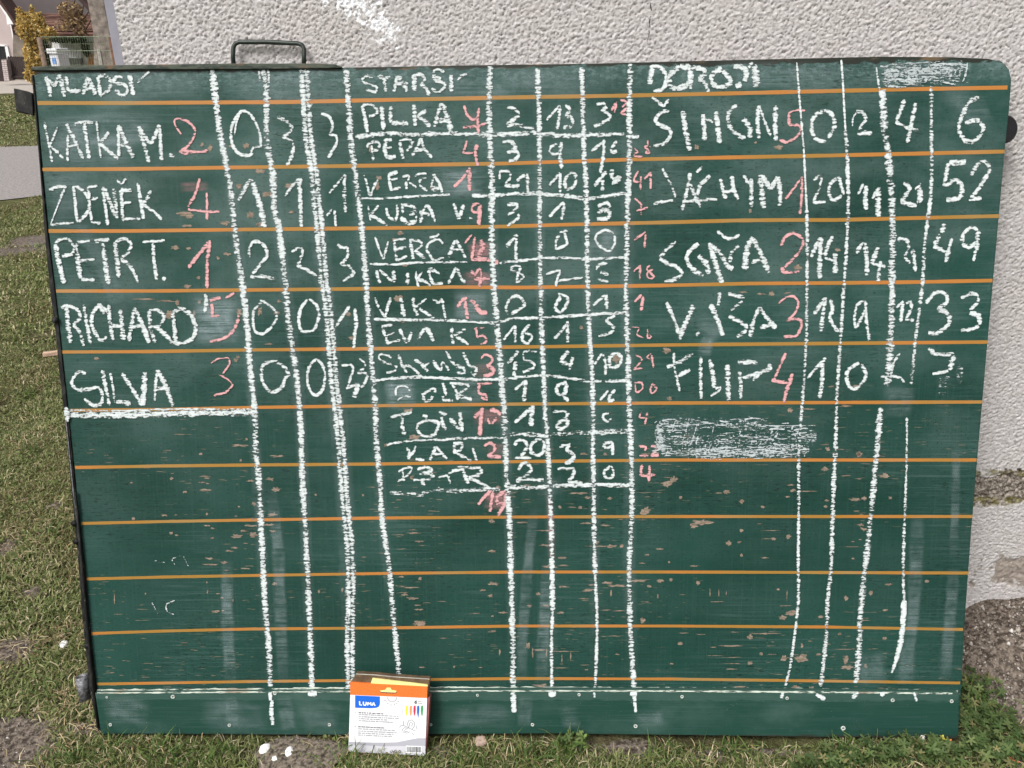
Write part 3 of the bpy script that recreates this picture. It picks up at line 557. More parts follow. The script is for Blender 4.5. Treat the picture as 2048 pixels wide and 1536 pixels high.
J|P|chalk_figure|small pink figures 18 beside NIKČA|26 1740,1220 1830,1140;28 1825,1150 1815,1300;26 1930,1140 1900,1190 1980,1270 1920,1290 1900,1230 1970,1180
L|W|chalk_figure|white figure 0 beside VIKY|32 370,110 290,150 240,250 260,340;34 300,330 440,240 440,190 380,130 300,140
L|W|chalk_figure|narrow white figure 0 beside VIKY|34 830,95 930,140 940,200 860,310 800,250 860,130
L|W|chalk_figure|white figure 1 beside VIKY|30 1230,230 1370,110;40 1380,100 1385,270
L|P|chalk_figure|small pink figure 1 beside VIKY|34 1700,190 1780,110;34 1800,130 1775,300
L|W|chalk_figure|white figures 16 beside EVA K|28 210,620 340,460;34 340,460 345,650;32 510,450 430,540 430,640 490,660 535,580 450,540
L|W|chalk_figure|white figure 1 beside EVA K|36 790,610 950,430;36 940,410 940,650
L|W|chalk_figure|white figure 3 beside EVA K|34 1480,350 1370,400;34 1370,400 1460,480 1430,540 1290,580
L|P|chalk_figure|small pink figures 20 beside EVA K|20 1670,480 1750,490 1725,560 1800,600;22 1850,500 1850,600 1890,590 1850,540
L|W|chalk_figure|white figures 15|40 260,890 380,750;40 350,870 330,1030;26 590,755 450,755 440,850;30 440,850 550,885 550,940 430,990
L|W|chalk_figure|white figure 4 right of 15|44 950,750 870,860 950,900;44 1000,820 955,960
L|W|chalk_figure|white figures 10 over a chip|28 1245,900 1330,780;34 1340,790 1370,880 1370,1020;40 1500,770 1420,820 1425,930 1510,920 1555,830 1500,770
L|P|chalk_figure|small pink figures 29|24 1710,790 1785,850 1690,960;26 1690,960 1790,945;22 1890,780 1840,820 1890,850;28 1895,800 1915,940
L|W|chalk_figure|white figure 1 under 15|32 340,1190 460,1090;46 460,1080 455,1200 440,1320
L|W|chalk_figure|white figure 9 under 4|44 930,1110 830,1140 820,1230 900,1230 930,1120;40 880,1250 950,1320
L|W|chalk_figure|white figures 18 under 10|34 1310,1310 1400,1200;38 1480,1190 1420,1260 1410,1320 1470,1300
L|P|chalk_figure|small pink figures 20 beside the smeared word|24 1700,1110 1780,1110 1790,1180 1720,1220 1710,1130;30 1910,1120 1880,1180 1900,1230 1950,1180 1910,1120
N|W|chalk_figure|white figure 1 beside TON|42 280,310 500,130;50 490,120 475,230 465,350
N|W|chalk_figure|white figure 3 beside TON|36 710,195 830,185 885,215 850,265;42 750,350 830,280 885,290 870,350 800,385 750,350
N|W|chalk_figure|small white figure 0 beside TON|26 1350,210 1290,220 1290,270 1340,300 1390,250
N|P|chalk_figure|small pink figure 4 beside TON|26 1720,190 1700,250 1770,260;30 1790,200 1760,330
N|W|chalk_figure|white figures 20 beside KARI|38 280,570 320,510 400,530 420,600 350,690;28 285,712 470,715;38 540,500 470,560 470,650 560,680 620,600 600,520 540,500
N|W|chalk_figure|white figure 3 beside KARI|38 790,590 900,560 860,620;42 860,620 950,680 930,740 850,775
N|W|chalk_figure|small white figure 9 beside KARI|34 1390,530 1300,550 1310,600 1390,580;34 1392,530 1395,680
N|P|chalk_figure|small pink figures 32 beside KARI|36 1690,580 1770,590 1760,630;28 1700,690 1800,690;36 1830,580 1900,600 1830,690;40 1830,690 1920,680
N|W|chalk_figure|white figure 2 beside PETR under KARI|40 320,850 380,770 460,810 450,880 300,980;38 300,990 400,960 610,965
N|W|chalk_figure|second white figure 2 beside PETR under KARI|32 770,840 960,830;40 960,840 950,900 890,990;44 890,995 1050,990
N|W|chalk_figure|small white figure 0 beside PETR under KARI|34 1370,810 1300,870 1320,940 1390,930 1400,850 1370,810
N|P|chalk_figure|small pink figure 4 beside PETR under KARI|36 1730,790 1710,920;44 1710,915 1880,910;36 1815,800 1805,980
O|W|chalk_word|white word DOROSTI in the header|46 230,170 210,270 200,350;36 200,170 290,170 360,240 370,330 330,400 240,425;46 510,170 420,240 400,320 450,390 560,370 620,290 600,190 510,165;46 610,180 620,400;42 620,190 740,190 765,240 700,290;42 700,290 770,350 800,430;44 940,190 850,240 830,310 880,370 980,370 1030,320 950,210;46 1060,170 1150,180 1190,240 1170,320;54 1140,350 1080,375;28 1210,180 1255,130;58 1280,150 1290,380;30 370,320 430,320
O|W|chalk_word|white word ŠIMON|28 225,485 345,580;26 345,580 395,505;34 400,625 320,640 260,710 300,770 400,810 415,870 350,960 240,980;44 540,620 560,780 610,1030;42 745,660 755,800 765,925;44 880,630 900,800 920,955;30 770,705 850,740;42 1090,560 1010,640 1010,760 1090,860 1180,905;54 1230,900 1220,800 1160,700;38 1320,570 1305,740 1320,905;28 1330,590 1385,750 1440,880;42 1490,570 1485,750 1490,925
O|P|chalk_figure|pink figure 5 beside ŠIMON|24 1790,620 1700,615 1620,645;34 1625,650 1628,770;32 1628,770 1720,770 1745,830 1690,900 1600,950;40 1600,950 1530,915
O|W|chalk_word|white word JÁCHYM|26 330,1215 400,1340 450,1450 460,1510;32 440,1540 330,1555 240,1575;36 615,1260 590,1400 560,1530 530,1640;42 600,1350 660,1480 720,1610;32 550,1555 720,1535 890,1530;28 680,1255 735,1195;38 820,1290 720,1380 690,1490;36 925,1320 950,1430 975,1530;36 1040,1290 1060,1430 1105,1530;34 960,1455 1080,1435;38 1165,1280 1210,1360 1245,1320;38 1240,1320 1240,1450 1240,1610;54 1330,1280 1350,1450 1365,1620;46 1340,1280 1440,1425;44 1440,1425 1510,1300;44 1510,1300 1535,1450 1530,1600
O|P|chalk_figure|tall pink figure 1 beside JÁCHYM|30 1590,1525 1680,1410 1760,1300;32 1760,1300 1755,1500 1738,1680
O|W|chalk_figure|white figure 2 of the 20 beside JÁCHYM|36 1880,1335 1920,1295 1965,1310;28 1965,1310 1930,1430 1875,1545;28 1870,1559 2000,1559
P|W|chalk_figure|white figure 0 beside ŠIMON|36 60,620 -30,655 -88,740 -75,860 -20,925 60,935;36 80,900 140,800 150,750 120,660 60,620
P|W|chalk_figure|white figure 2 beside ŠIMON|18 330,780 335,700 370,640;34 370,630 420,630 465,690 440,750 395,815;42 380,850 530,852
P|W|chalk_figure|white figure 4 beside ŠIMON|38 865,510 820,620 780,735;28 770,740 880,790 1005,825;38 980,545 930,760 890,950
P|W|chalk_figure|large white figure 6 in the last column|38 1625,490 1530,530 1450,680 1420,820 1480,920 1560,940 1650,860 1665,780 1600,720 1480,750;24 1430,860 1480,950
P|W|chalk_figure|large white figures 52 in the last column|50 1490,1150 1320,1150;38 1310,1160 1265,1390;44 1265,1395 1380,1335 1450,1400 1440,1490 1400,1535;48 1400,1530 1290,1535;40 1540,1280 1620,1160 1700,1155 1725,1240 1640,1390 1540,1520;40 1520,1535 1650,1520
P|W|chalk_figure|white figure 0 of the 20 beside JÁCHYM|34 200,1300 105,1370 90,1480 140,1540 220,1490;30 190,1300 215,1400 240,1480
P|W|chalk_figure|white figures 11 beside JÁCHYM|30 380,1485 440,1370;42 470,1390 460,1500 470,1635;30 530,1520 600,1420;56 600,1410 590,1570 595,1705
P|W|chalk_figure|white figures 21 beside JÁCHYM|38 850,1365 910,1400 880,1480 820,1545;40 820,1550 985,1600;28 970,1430 1030,1370;46 1020,1410 1020,1560;40 990,1560 1040,1550
Q|W|chalk_word|white word SOŇA|34 420,530 320,610 260,700 330,750 430,790 480,860 400,915 300,938;38 650,550 560,620 530,720 600,820 700,875;48 750,860 740,770 650,670;48 765,540 800,680 850,830 890,950;48 770,560 880,660 930,760 1000,810;34 1060,570 980,640;40 985,630 970,740;28 840,420 930,490 1000,495 1070,460;54 1200,480 1150,600 1120,815;50 1210,500 1290,660 1370,845;36 1190,745 1320,690
Q|P|chalk_figure|pink figure 2 beside SOŇA|34 1490,570 1530,490 1620,440 1720,500;32 1720,500 1710,580 1630,690 1530,790;46 1510,790 1510,850;36 1510,845 1680,835
Q|W|chalk_figure|first white figures 14 beside SOŇA|36 1800,685 1890,490;46 1900,485 1890,700 1885,905;40 2020,470 1960,600 1940,690;26 1940,695 2060,730;48 2045,640 2050,850
R|W|chalk_figure|second white figures 14 beside SOŇA|34 370,750 400,690 440,640;44 460,640 475,800 475,975;42 590,690 560,770 525,855;30 525,855 600,865 665,890;38 615,830 600,930 590,1035
R|W|chalk_figure|white figures 21 beside SOŇA|38 790,610 880,615 910,700;32 905,700 870,790 920,850;34 930,770 950,710;38 950,710 975,935
R|W|chalk_figure|large white figures 49 in the last column|50 1275,450 1240,540;46 1230,560 1165,670;42 1160,680 1280,735;30 1350,590 1320,690;42 1320,690 1280,840;38 1610,520 1550,485 1460,560 1455,640;40 1455,650 1520,690 1600,640;46 1620,520 1600,720;28 1590,720 1570,830
Q|W|chalk_word|white word VÍŠA|38 320,1150 390,1300 470,1530;48 600,1180 530,1330 460,1500;34 625,1490 655,1450;44 770,1170 830,1300 900,1490;36 870,1035 850,1180;36 950,1060 1040,1085 1120,1100;28 1100,1140 1030,1190 980,1230;38 960,1290 1060,1340 1150,1400;38 1150,1400 1110,1460 1040,1500;42 1270,1200 1210,1350 1180,1510;42 1270,1200 1350,1310 1440,1415;36 1270,1410 1400,1380
Q|P|chalk_figure|pink figure 3 beside VÍŠA|26 1470,1160 1540,1100 1620,1090 1670,1150 1640,1250 1560,1330;34 1550,1335 1670,1320 1705,1380 1660,1480 1620,1500;38 1620,1500 1520,1502
Q|W|chalk_figure|first white figures beside VÍŠA|36 1830,1270 1940,1105;38 1950,1100 1920,1280 1900,1445;34 2000,1120 2020,1230 1990,1300 2040,1400 2080,1450
R|W|chalk_figure|white figure 9 beside VÍŠA|30 460,1235 385,1270 350,1400 365,1510 410,1430 460,1330;28 465,1225 470,1400 490,1560;36 490,1560 500,1600 490,1645
R|W|chalk_figure|small white figures 12 beside VÍŠA|28 780,1305 850,1240;34 845,1250 825,1450;30 880,1265 925,1245 930,1320 880,1410;34 870,1425 960,1435
R|W|chalk_figure|large white figures 33 in the last column|36 1080,1260 1180,1150 1280,1170 1295,1250 1200,1320;42 1195,1320 1300,1360 1325,1450 1260,1530;38 1260,1530 1180,1570 1105,1565;40 1440,1210 1550,1165 1620,1190;32 1620,1200 1605,1260 1530,1330;46 1530,1360 1620,1390 1635,1480;40 1620,1490 1560,1525 1440,1540
S|W|chalk_word|white word FILIP|26 345,230 352,380 380,510 405,625;36 275,380 400,330 540,240;38 390,470 510,405;34 620,275 620,500 625,700;44 715,300 745,450 760,590;30 770,600 820,580 800,630 720,670;50 895,355 900,550 900,730;42 1015,420 1028,560 1030,700;40 1000,330 1090,325 1200,335;40 1310,350 1335,390 1200,440 1050,490;28 1220,460 1150,510
S|P|chalk_figure|pink figure 4 beside FILIP|34 1490,235 1430,370 1370,510;40 1345,510 1440,530 1510,540;46 1560,445 1510,590 1465,745
S|W|chalk_figure|white figure 1 beside FILIP|32 1710,490 1900,285;44 1860,330 1860,500 1840,695
T|W|chalk_figure|white figure 0 beside FILIP|34 400,440 300,500 270,590 320,700 400,680 470,560 420,450
T|W|chalk_figure|white figure 4 beside FILIP|28 815,340 750,440 720,570;30 620,580 740,575 830,590;30 830,590 860,640
T|W|chalk_figure|white figure 7 in the last column|42 1110,290 1160,340;38 1160,345 1280,355 1370,345;50 1375,345 1350,430 1320,510;36 1310,520 1230,535 1150,555
'''
for ln in TEXT.strip().splitlines():
    tl, kind, nm, lab, st = ln.split('|')
    x0, y0, sc = TILES[tl]; items = []
    for s in st.split(';'):
        p = s.split(); items.append((float(p[0])/sc*(1.26 if kind == 'W' else 1.04), [(x0+float(a.split(',')[0])/sc, y0+float(a.split(',')[1])/sc) for a in p[1:]], .53 if kind == 'W' else .55))
    strokes(nm, items, M_WHITE if kind == 'W' else M_PINK, lab)
def pp(s): return [tuple(map(float, a.split(','))) for a in s.split()]
COLS = [
 (13, '425,140 438,250 455,340 462,380 470,460 485,570 494,650 503,760 510,820 512,900 518,960 524,1080 530,1200 538,1300 541,1372'),
 (13, '527,140 533,180 534,280 545,340 550,420 559,460 570,560 577,640 592,740 598,800 602,850 605,950 612,1080 618,1200 622,1300 624,1384'),
 (20, '608,138 612,200 618,280 628,340 633,400 640,460 648,560 655,600 662,680 668,760 675,820 683,900 690,1000 700,1100 702,1200 700,1300 702,1384'),
 (12, '693,140 697,200 703,290 710,340 717,400 725,470 732,560 737,640 743,720 750,800 753,880 760,960 765,1040 778,1130 785,1210 792,1280 800,1372'),
 (12, '980,133 978,200 980,280 984,360 983,440 985,520 990,600 997,680 1005,780 1010,850 1013,950 1019,1040 1022,1150 1025,1260 1026,1378'),
 (11, '1074,137 1077,200 1079,300 1079,400 1080,480 1081,560 1083,650 1087,740 1090,820 1096,900 1100,1000 1103,1060 1104,1140 1105,1220 1103,1290 1104,1376'),
 (11.5, '1163,135 1165,200 1168,300 1172,380 1174,480 1175,570 1178,650 1182,720 1186,800 1186,900 1187,960 1188,1060 1190,1150 1194,1230 1193,1300 1190,1378'),
 (14, '1260,128 1259,200 1258,300 1256,380 1254,470 1252,560 1253,640 1256,720 1258,800 1262,900 1264,1000 1262,1060 1258,1140 1260,1240 1264,1320 1268,1378'),
 (7, '1593,125 1597,180 1602,240 1607,300 1609,340 1613,420 1614,500 1613,600 1612,680 1606,780 1600,860 1597,930 1597,1020 1596,1110 1596,1200 1590,1260 1580,1330 1570,1370'),
 (9, '1682,120 1686,180 1690,260 1694,320 1696,400 1692,500 1688,560 1683,640 1678,720 1673,800 1671,880 1667,960 1664,1050 1662,1130 1655,1200 1652,1270 1645,1340 1640,1372'),
 (15, '1752,135 1758,180 1765,240 1772,300 1780,380 1782,460 1781,560 1780,640 1775,740 1770,772'),
 (13, '1760,815 1755,880 1750,930 1745,990 1738,1060 1728,1150 1720,1230 1718,1290 1710,1365'),
 (8, '1862,172 1862,250 1863,330 1860,400 1850,480 1845,560 1838,620 1830,680 1825,740 1822,768'),
 (10, '1813,835 1813,900 1811,980 1808,1060 1806,1140 1808,1200 1803,1270 1792,1320 1783,1345')]
for i, (wd, s) in enumerate(COLS):
    P = pp(s); it = [(wd*1.12, P, .512 if i < 8 else .495)]
    if i == 2: it = [(13, [(x-5, y) for x, y in P], .505), (12.5, [(x+5, y) for x, y in P], .505)]
    if i == 4: it[0] = (14, P, .515)
    if i == 8: it = [(5, P[:6], .55), (8.5, P[5:13], .49), (7.5, P[12:], .53)]
    if i == 9: it = [(4.5, P[:3], .56), (9, P[2:11], .5), (11, P[10:], .505)]
    if i == 10: it = [(5, P[:2], .5), (16, [(P[1][0]+6, P[1][1])]+[(x+2, y) for x, y in P[2:]], .50)]
    if i == 13: it = [(6, P[:3], .5), (8, P[2:6], .51), (12, P[5:8], .60), (8, P[7:], .52)]
    if i == 6: it = [(11.5, P[:13], .515), (8, P[12:], .52)]
    if i == 5: it = [(11.5, P[:13], .515), (12, P[12:14], .57), (8, P[13:], .53)]
    if i == 7: it = [(13, P, .505)]
    strokes('column_line', it, M_WHITE)
for s in ('518,142 519,150 520,162', '536,140 538,150 537,166'): strokes('column_line', [(7, pp(s), .52)], M_WHITE, 'short tick at the top of the second column line')
ROWS = [
 (8.5, '711,274 740,271 780,267 830,269 880,267 925,268 975,270 1020,268 1075,267 1120,271 1165,271 1210,269 1250,268'),
 (8, '1252,272 1278,273'),
 (4.5, '711,397 760,397 810,394 860,391 900,389'),
 (7, '944,391 975,392 1000,390 1048,387 1083,388 1136,392 1168,397 1206,393 1254,385'),
 (4.5, '740,528 785,529 825,526 870,524 935,524'),
 (5.5, '999,526 1050,520 1075,517 1120,516 1180,518 1250,514'),
 (6, '748,638 795,639 830,640 876,640 923,642 990,645 1023,637 1040,636 1093,635 1163,630 1250,625'),
 (6, '748,762 780,757 830,754 892,756 954,759 1005,758 1049,753 1093,751 1146,757 1181,762 1260,761'),
 (6, '774,890 800,884 840,880 886,879 933,876 1015,875'),
 (10, '1010,868 1060,869 1095,870 1117,867 1173,865 1270,862'),
 (9.5, '780,984 810,987 840,988 871,979 902,981 965,979 1000,978'),
 (8.5, '1012,973 1068,975 1120,971 1190,969 1262,970')]
for i, (wd, s) in enumerate(ROWS):
    strokes('row_line', [(wd*1.2, pp(s), {0: .515, 9: .475, 10: .455, 8: .50}.get(i, .53))], M_WHITE)
strokes('row_line', [(15, pp('136,829 160,830 236,829 300,828 354,826 420,825 512,825'), .535), (5, pp('138,820 240,821 354,818 512,818'), .50)], M_WHITE, 'thick white line under SILVA')
strokes('chalk_mark', [(12, pp('133,814 134,828 136,843'), .56)], M_WHITE, 'end of the thick white line on the steel side bar', base=.004, lift=.0004)
# bits on the skirt, one pixel-thin slab proud of the board
for wd, s, d in [(8, '541,1384 541,1400', .6), (9, '545,1400 543,1420 546,1449', .58), (14, '616,1386 634,1386', .62), (12, '1026,1384 1027,1400 1028,1424', .59),
                 (14, '1097,1387 1112,1386', .6), (6, '1188,1384 1189,1394', .6), (13, '1260,1386 1274,1387', .6), (8, '1268,1386 1269,1400 1271,1424', .57),
                 (8, '1565,1384 1563,1396', .6), (9, '1632,1388 1650,1398', .6), (9, '1716,1384 1704,1396', .6), (10, '1760,1388 1769,1388', .64), (5, '1828,1384 1833,1402', .58),
                 (6, '704,1386 706,1430', .56)]:
    strokes('chalk_mark', [(wd, pp(s), d)], M_WHITE, base=sl, lift=.0008)
# scribbled-over patches
strokes('scribbled_patch', [(44, pp('1314,852 1400,848 1540,852'), .475), (44, pp('1310,880 1420,880 1560,876 1632,874'), .475), (34, pp('1322,902 1450,905 1618,900'), .50), (26, pp('1318,850 1320,900'), .54),
  (2.5, pp('1350,842 1344,860 1336,862'), .58), (3, pp('1378,836 1372,860 1363,888'), .58), (3, pp('1394,848 1388,868 1380,890'), .57), (2.5, pp('1428,850 1424,866'), .57), (3, pp('1490,836 1492,860'), .57), (5, pp('1495,910 1520,898'), .5),
  (3, pp('1330,852 1400,848 1440,845'), .56), (2.5, pp('1500,851 1560,851 1630,851'), .56)], M_SPARSE, 'scribbled-out entry under FILIP')
strokes('scribbled_patch', [(38, pp('1768,146 1850,143 1925,138'), .53), (30, pp('1764,160 1850,158 1918,154'), .52), (5, pp('1858,132 1880,128 1932,130'), .6), (4, pp('1934,126 1930,150 1924,164'), .62), (6, pp('1775,173 1812,174'), .56), (20, pp('1790,130 1850,128'), .48)], M_SPARSE, 'scribbled-out entry in the top right corner')
strokes('scribbled_patch', [(50, pp('1887,752 1888,790'), .425), (60, pp('1912,745 1926,743'), .43)], M_SPARSE, 'faint grains under the last 7')
rs = random.Random(77)
def scrawl(x0, y0, x1, y1, n, hl):
    out = []
    for _ in range(n):
        x, y = rs.uniform(x0, x1), rs.uniform(y0, y1); a = rs.choice((rs.gauss(0, .12), rs.gauss(0, .12), rs.gauss(-1.2, .4))); l = rs.uniform(.3, 1)*hl*(1 if abs(a) < .6 else .45)
        out.append((rs.uniform(1.6, 4.5), [(x-l*math.cos(a), y-l*math.sin(a)), (x+rs.uniform(-2, 2), y+rs.uniform(-2, 2)), (x+l*math.cos(a), y+l*math.sin(a))], rs.uniform(.50, .60)))
    return out
strokes('scribbled_patch', scrawl(1322, 836, 1612, 912, 120, 16)+scrawl(1310, 842, 1375, 908, 45, 10)+scrawl(1420, 888, 1620, 916, 50, 12), M_SPARSE, 'scratchy strokes of the scribbled-out entry under FILIP', lift=.0014)
strokes('scribbled_patch', scrawl(1768, 124, 1928, 168, 70, 13), M_SPARSE, 'scratchy strokes of the scribbled-out entry in the corner', lift=.0014)
# rubbed-out smudges and wiped streaks
HALO = [strokes('chalk_dust', [(wd*2.4, pp(s)[::3]+[pp(s)[-1]], .22)], M_SMUDGE, lift=.00035, soft=True) for wd, s in COLS[:8]]
for wd, s, d in [(40, '935,505 965,500 995,505', .8), (34, '925,560 955,556 985,560', .6), (36, '945,835 985,832 1010,835', .6), (34, '975,905 1000,900 1020,904', .5), (44, '965,1000 990,1000 1020,1005', .8), (36, '945,740 985,742', .35),
                 (30, '930,240 960,240', .2), (22, '358,374 420,372', .5), (16, '1098,985 1102,1050 1104,1130', .7)]:
    strokes('pink_smudge', [(wd, pp(s), d)], M_PINKSM, lift=.0005, soft=True)
SM = [(62, '85,268 180,262 330,255', .55, 1), (55, '90,305 200,302 270,305', .40, 0), (50, '880,368 930,366 975,362', .75, 1), (56, '905,612 940,612 978,612', .8, 1), (90, '430,584 432,640 433,697', .85, 0),
 (70, '1170,490 1200,488 1245,486', .5, 1), (60, '768,788 800,786 835,784', .8, 1), (50, '915,785 940,783 970,780', .5, 0), (26, '454,1115 455,1250 462,1375', .75, 0), (28, '462,1390 466,1455', .55, 0),
 (26, '540,960 556,1100 562,1250 567,1375', .6, 0), (32, '568,1388 575,1440 580,1460', .55, 0), (22, '1068,1010 1056,1130 1046,1260 1044,1375', .6, 1), (26, '1096,1120 1088,1250 1082,1370', .75, 0), (30, '1052,1388 1048,1455', .55, 0),
 (28, '1835,1010 1830,1150 1822,1260 1800,1370', .6, 1), (26, '1908,1130 1898,1250 1888,1370', .55, 1), (18, '1912,880 1910,1000 1905,1120', .45, 1), (60, '1740,1300 1742,1340 1745,1375', .5, 1), (34, '1815,1290 1812,1372', .45, 1),
 (48, '1880,170 1930,200 1975,260', .3, 1), (110, '95,400 150,398 180,398', .3, 1), (60, '200,190 330,165 420,185', .25, 1), (70, '440,165 560,170 690,165', .32, 1), (60, '760,160 900,170 1240,165', .28, 0), (50, '1430,150 1560,150 1700,160', .3, 0),
 (60, '205,1425 250,1420 300,1430', .5, 1), (70, '400,1425 470,1430 540,1440', .35, 1), (60, '600,1440 640,1430 680,1440', .4, 0), (50, '880,1440 980,1430 1030,1440', .35, 0), (55, '1300,1420 1305,1455', .5, 0), (50, '1120,1440 1160,1430', .4, 0),
 (26, '1408,720 1412,690 1418,670', .5, 1), (60, '1760,800 1800,802 1830,805', .4, 0), (36, '1395,640 1420,655 1440,680', .35, 1), (34, '125,470 180,480 250,640', .28, 1), (40, '1130,965 1070,985', .2, 0), (30, '70,470 80,520', .2, 0)]
for wd, s, d, mt in SM:
    P = pp(s); onsk = P[0][1] > 1384; d *= .72 if P[0][1] > 860 else 1.
    strokes('rubbed_smudge', [(wd*1.25, P, d)], M_SMUDGE2 if mt else M_SMUDGE, lift=.0002 if onsk else .0004, base=sl if onsk else 0., soft=True)
# faint old letters low on the left
strokes('chalk_word', [(4, pp('305,1120 315,1122 330,1124'), .44), (4, pp('362,1110 345,1118 350,1128'), .44), (4, pp('368,1112 378,1134'), .45), (4, pp('305,1205 316,1226'), .46), (4, pp('350,1200 334,1208 335,1222 348,1228'), .47)], M_WHITE, 'faint remains of rubbed-out letters')

# screws in the skirt: head with a ring of chalk
M_SCREW = plain('dull_screw_metal', (.16, .18, .17), .5, 300, .3, .5, .6)
M_RING = plain('chalky_rim', (.48, .52, .48), .9, 300, .3)
def screw(px, py, rpx, base=sl):
    a, b = uv(px, py, base); r = rpx*MM; V = []; Fc = []
    for rad, dz in ((r, .0004), (r*.95, .0016), (r*.55, .0016), (r*.45, .0008)):
        for k in range(12): q = 2*math.pi*k/12; V.append((a+math.cos(q)*rad, -(base+dz), b+math.sin(q)*rad))
    for j in range(3):
        for k in range(12): k2 = (k+1) % 12; Fc.append((j*12+k, j*12+k2, (j+1)*12+k2, (j+1)*12+k)[::-1])
    Fc.append(tuple(range(36, 48))); mids = [0]*36+[1]
    mesh('screw', V, Fc, [M_RING, M_SCREW], board, mids=mids)
for px, py, r in [(214, 1394, 2.5), (346, 1393, 4.5), (550, 1386, 4), (221, 1449, 3.6), (459, 1450, 3.6), (659, 1449, 3.6), (862, 1449, 3), (955, 1390, 3), (1065, 1449, 3.8), (1158, 1389, 3.4), (1364, 1393, 3.6), (1271, 1452, 4.2),
                  (1574, 1396, 3.6), (1785, 1400, 4), (1903, 1402, 4), (1686, 1456, 5)]: screw(px, py, r)

# steel bar down the left side, with its rivets, the hinge plate and the pipe socket
bar_o = [(64, 150), (69, 200), (81, 340), (90, 460), (101, 580), (112, 660), (118, 730), (130, 830), (146, 1000), (158, 1130), (166, 1240), (180, 1380), (199, 1468)]
bar_i = [(206, 1468), (193, 1380), (180, 1240), (171, 1130), (154, 1000), (138, 830), (127, 730), (120, 660), (111, 580), (96, 460), (84, 340), (73, 200), (68, 150)]
prism('steel_side_bar', L2(bar_o+bar_i), -.003, .03, M_BLACK, board, .0015)
M_GALV = plain('galvanised_steel', (.17, .17, .18), .6, 160, .6, .4, .5)
strip('steel_rod_and_highlight', dense_line([(131, 835), (147, 990), (156, 1060)], 6), 2.4, .005, M_GALV, board)  # flat pale strip standing in for the metal highlight along the bar
tube('steel_rod_and_highlight', [loc(150, 985, .007), loc(164, 1130, .007), loc(178, 1290, .007), (loc(196, 1455, .007))], .0028, M_BLACK, board)
for px, py in ((150, 1046), (154, 1082), (112, 640), (176, 1290)): 
    a = Vector(loc(px, py, .003)); tube('rivet', [a, a+Vector((0, -.006, 0))], .006, M_BLACK, board, 8)
hp = L2([(33, 178), (60, 184), (70, 188), (72, 233), (60, 229), (38, 224)], -.004)
prism('hinge_plate', hp, -.006, .002, M_BLACK, board, .0015)
prism('hinge_plate', L2([(33, 178), (37, 178), (42, 226), (38, 224)], -.004), .002, .03, M_BLACK, board, .001)
# pipe socket low on the left
a = Vector(loc(163, 1352, -.01)); b_ = Vector(loc(172, 1398, -.01)); n_ = 20
V = []; Fc = []
for rr, p in ((.0125, a), (.0125, b_), (.0105, b_), (.0105, a)):
    for k in range(n_): q = 2*math.pi*k/n_; V.append((p.x+math.cos(q)*rr, p.y+math.sin(q)*rr, p.z+.003*math.cos(q)))
for j in range(4):
    for k in range(n_): k2 = (k+1) % n_; Fc.append((j*n_+k, j*n_+k2, ((j+1) % 4)*n_+k2, ((j+1) % 4)*n_+k))
mesh('pipe_socket', V, Fc, M_GALV, board, smooth=True)
# top bar and handle
prism('top_bar', L2([(64, 142), (66, 134), (250, 131), (470, 128), (640, 128), (672, 130), (684, 134), (684, 137), (560, 139), (300, 140), (120, 142)]), -.006, .030, M_TOPBAR, board, .0012)
hy = .012
hpts = [loc(467, 130, -hy), loc(466, 108, -hy), loc(467, 94, -hy), loc(471, 87, -hy), loc(479, 84, -hy), loc(535, 84, -hy), loc(596, 87, -hy), loc(604, 90, -hy), loc(608, 97, -hy), loc(608, 110, -hy), loc(608, 129, -hy)]
tube('handle', hpts, .0042, M_HANDLE, board, 10)
# round knob behind the right edge
V = []; Fc = []; cx, cz = uv(2008, 259, -.012)
M_RUB = plain('black_rubber', (.006, .006, .007), .5, 80, .3, .4)
for j, (rr, y) in enumerate(((.90, .006), (1., .009), (1., .018), (.90, .021))):
    for k in range(28): q = 2*math.pi*k/28; V.append((cx+math.cos(q)*.0235*rr, y, cz+math.sin(q)*.0255*rr))
for j in range(3):
    for k in range(28): k2 = (k+1) % 28; Fc.append((j*28+k, (j+1)*28+k, (j+1)*28+k2, j*28+k2))
Fc += [tuple(range(28)), tuple(range(84, 112))[::-1]]
mesh('side_knob', V, Fc, M_RUB, board)
# ---------------------------------------------------------------- rendered wall of the building
def field(nx, nz, d, bands, seed):
    """band-limited noise field, bands = [(wavelength m, anisotropy angle, stretch, amp)]"""
    g = np.random.default_rng(seed); out = np.zeros((nz, nx))
    fx = np.fft.fftfreq(nx, d)[None, :]; fz = np.fft.fftfreq(nz, d)[:, None]
    for lam, ang, stt, amp in bands:
        ca, sa = math.cos(ang), math.sin(ang)
        a = (fx*ca+fz*sa)*stt; b = -fx*sa+fz*ca
        f = np.sqrt(a*a+b*b)+1e-9; f0 = 1/lam
        H = np.exp(-((np.log(f/f0))**2)/(2*.38**2))
        n = np.fft.ifft2(np.fft.fft2(g.standard_normal((nz, nx)))*H).real
        out += amp*n/n.std()
    return out
WX0 = float(on_wall(238, 70)[0]); DW = .0024
ZB = [float(on_wall(2010, y)[2]) for y in (948, 975, 1008, 1112, 1165, 1235)]
nx, nz = int((1.75-WX0)/DW), int(1.75/DW)
gx = WX0+np.arange(nx)*DW; gz = np.arange(nz)*DW-.02
GX, GZ = np.meshgrid(gx, gz)
h = field(nx, nz, DW, [(.0068, .6, 1.15, 1.), (.0050, .5, 1., .9), (.013, .4, 1.2, .75), (.04, 0, 1, .15)], 3)
st = .00066*(1/(1+np.exp(-1.3*h))*2-1)+.00022*h-.0009*np.clip(-h-1.1, 0, 2)
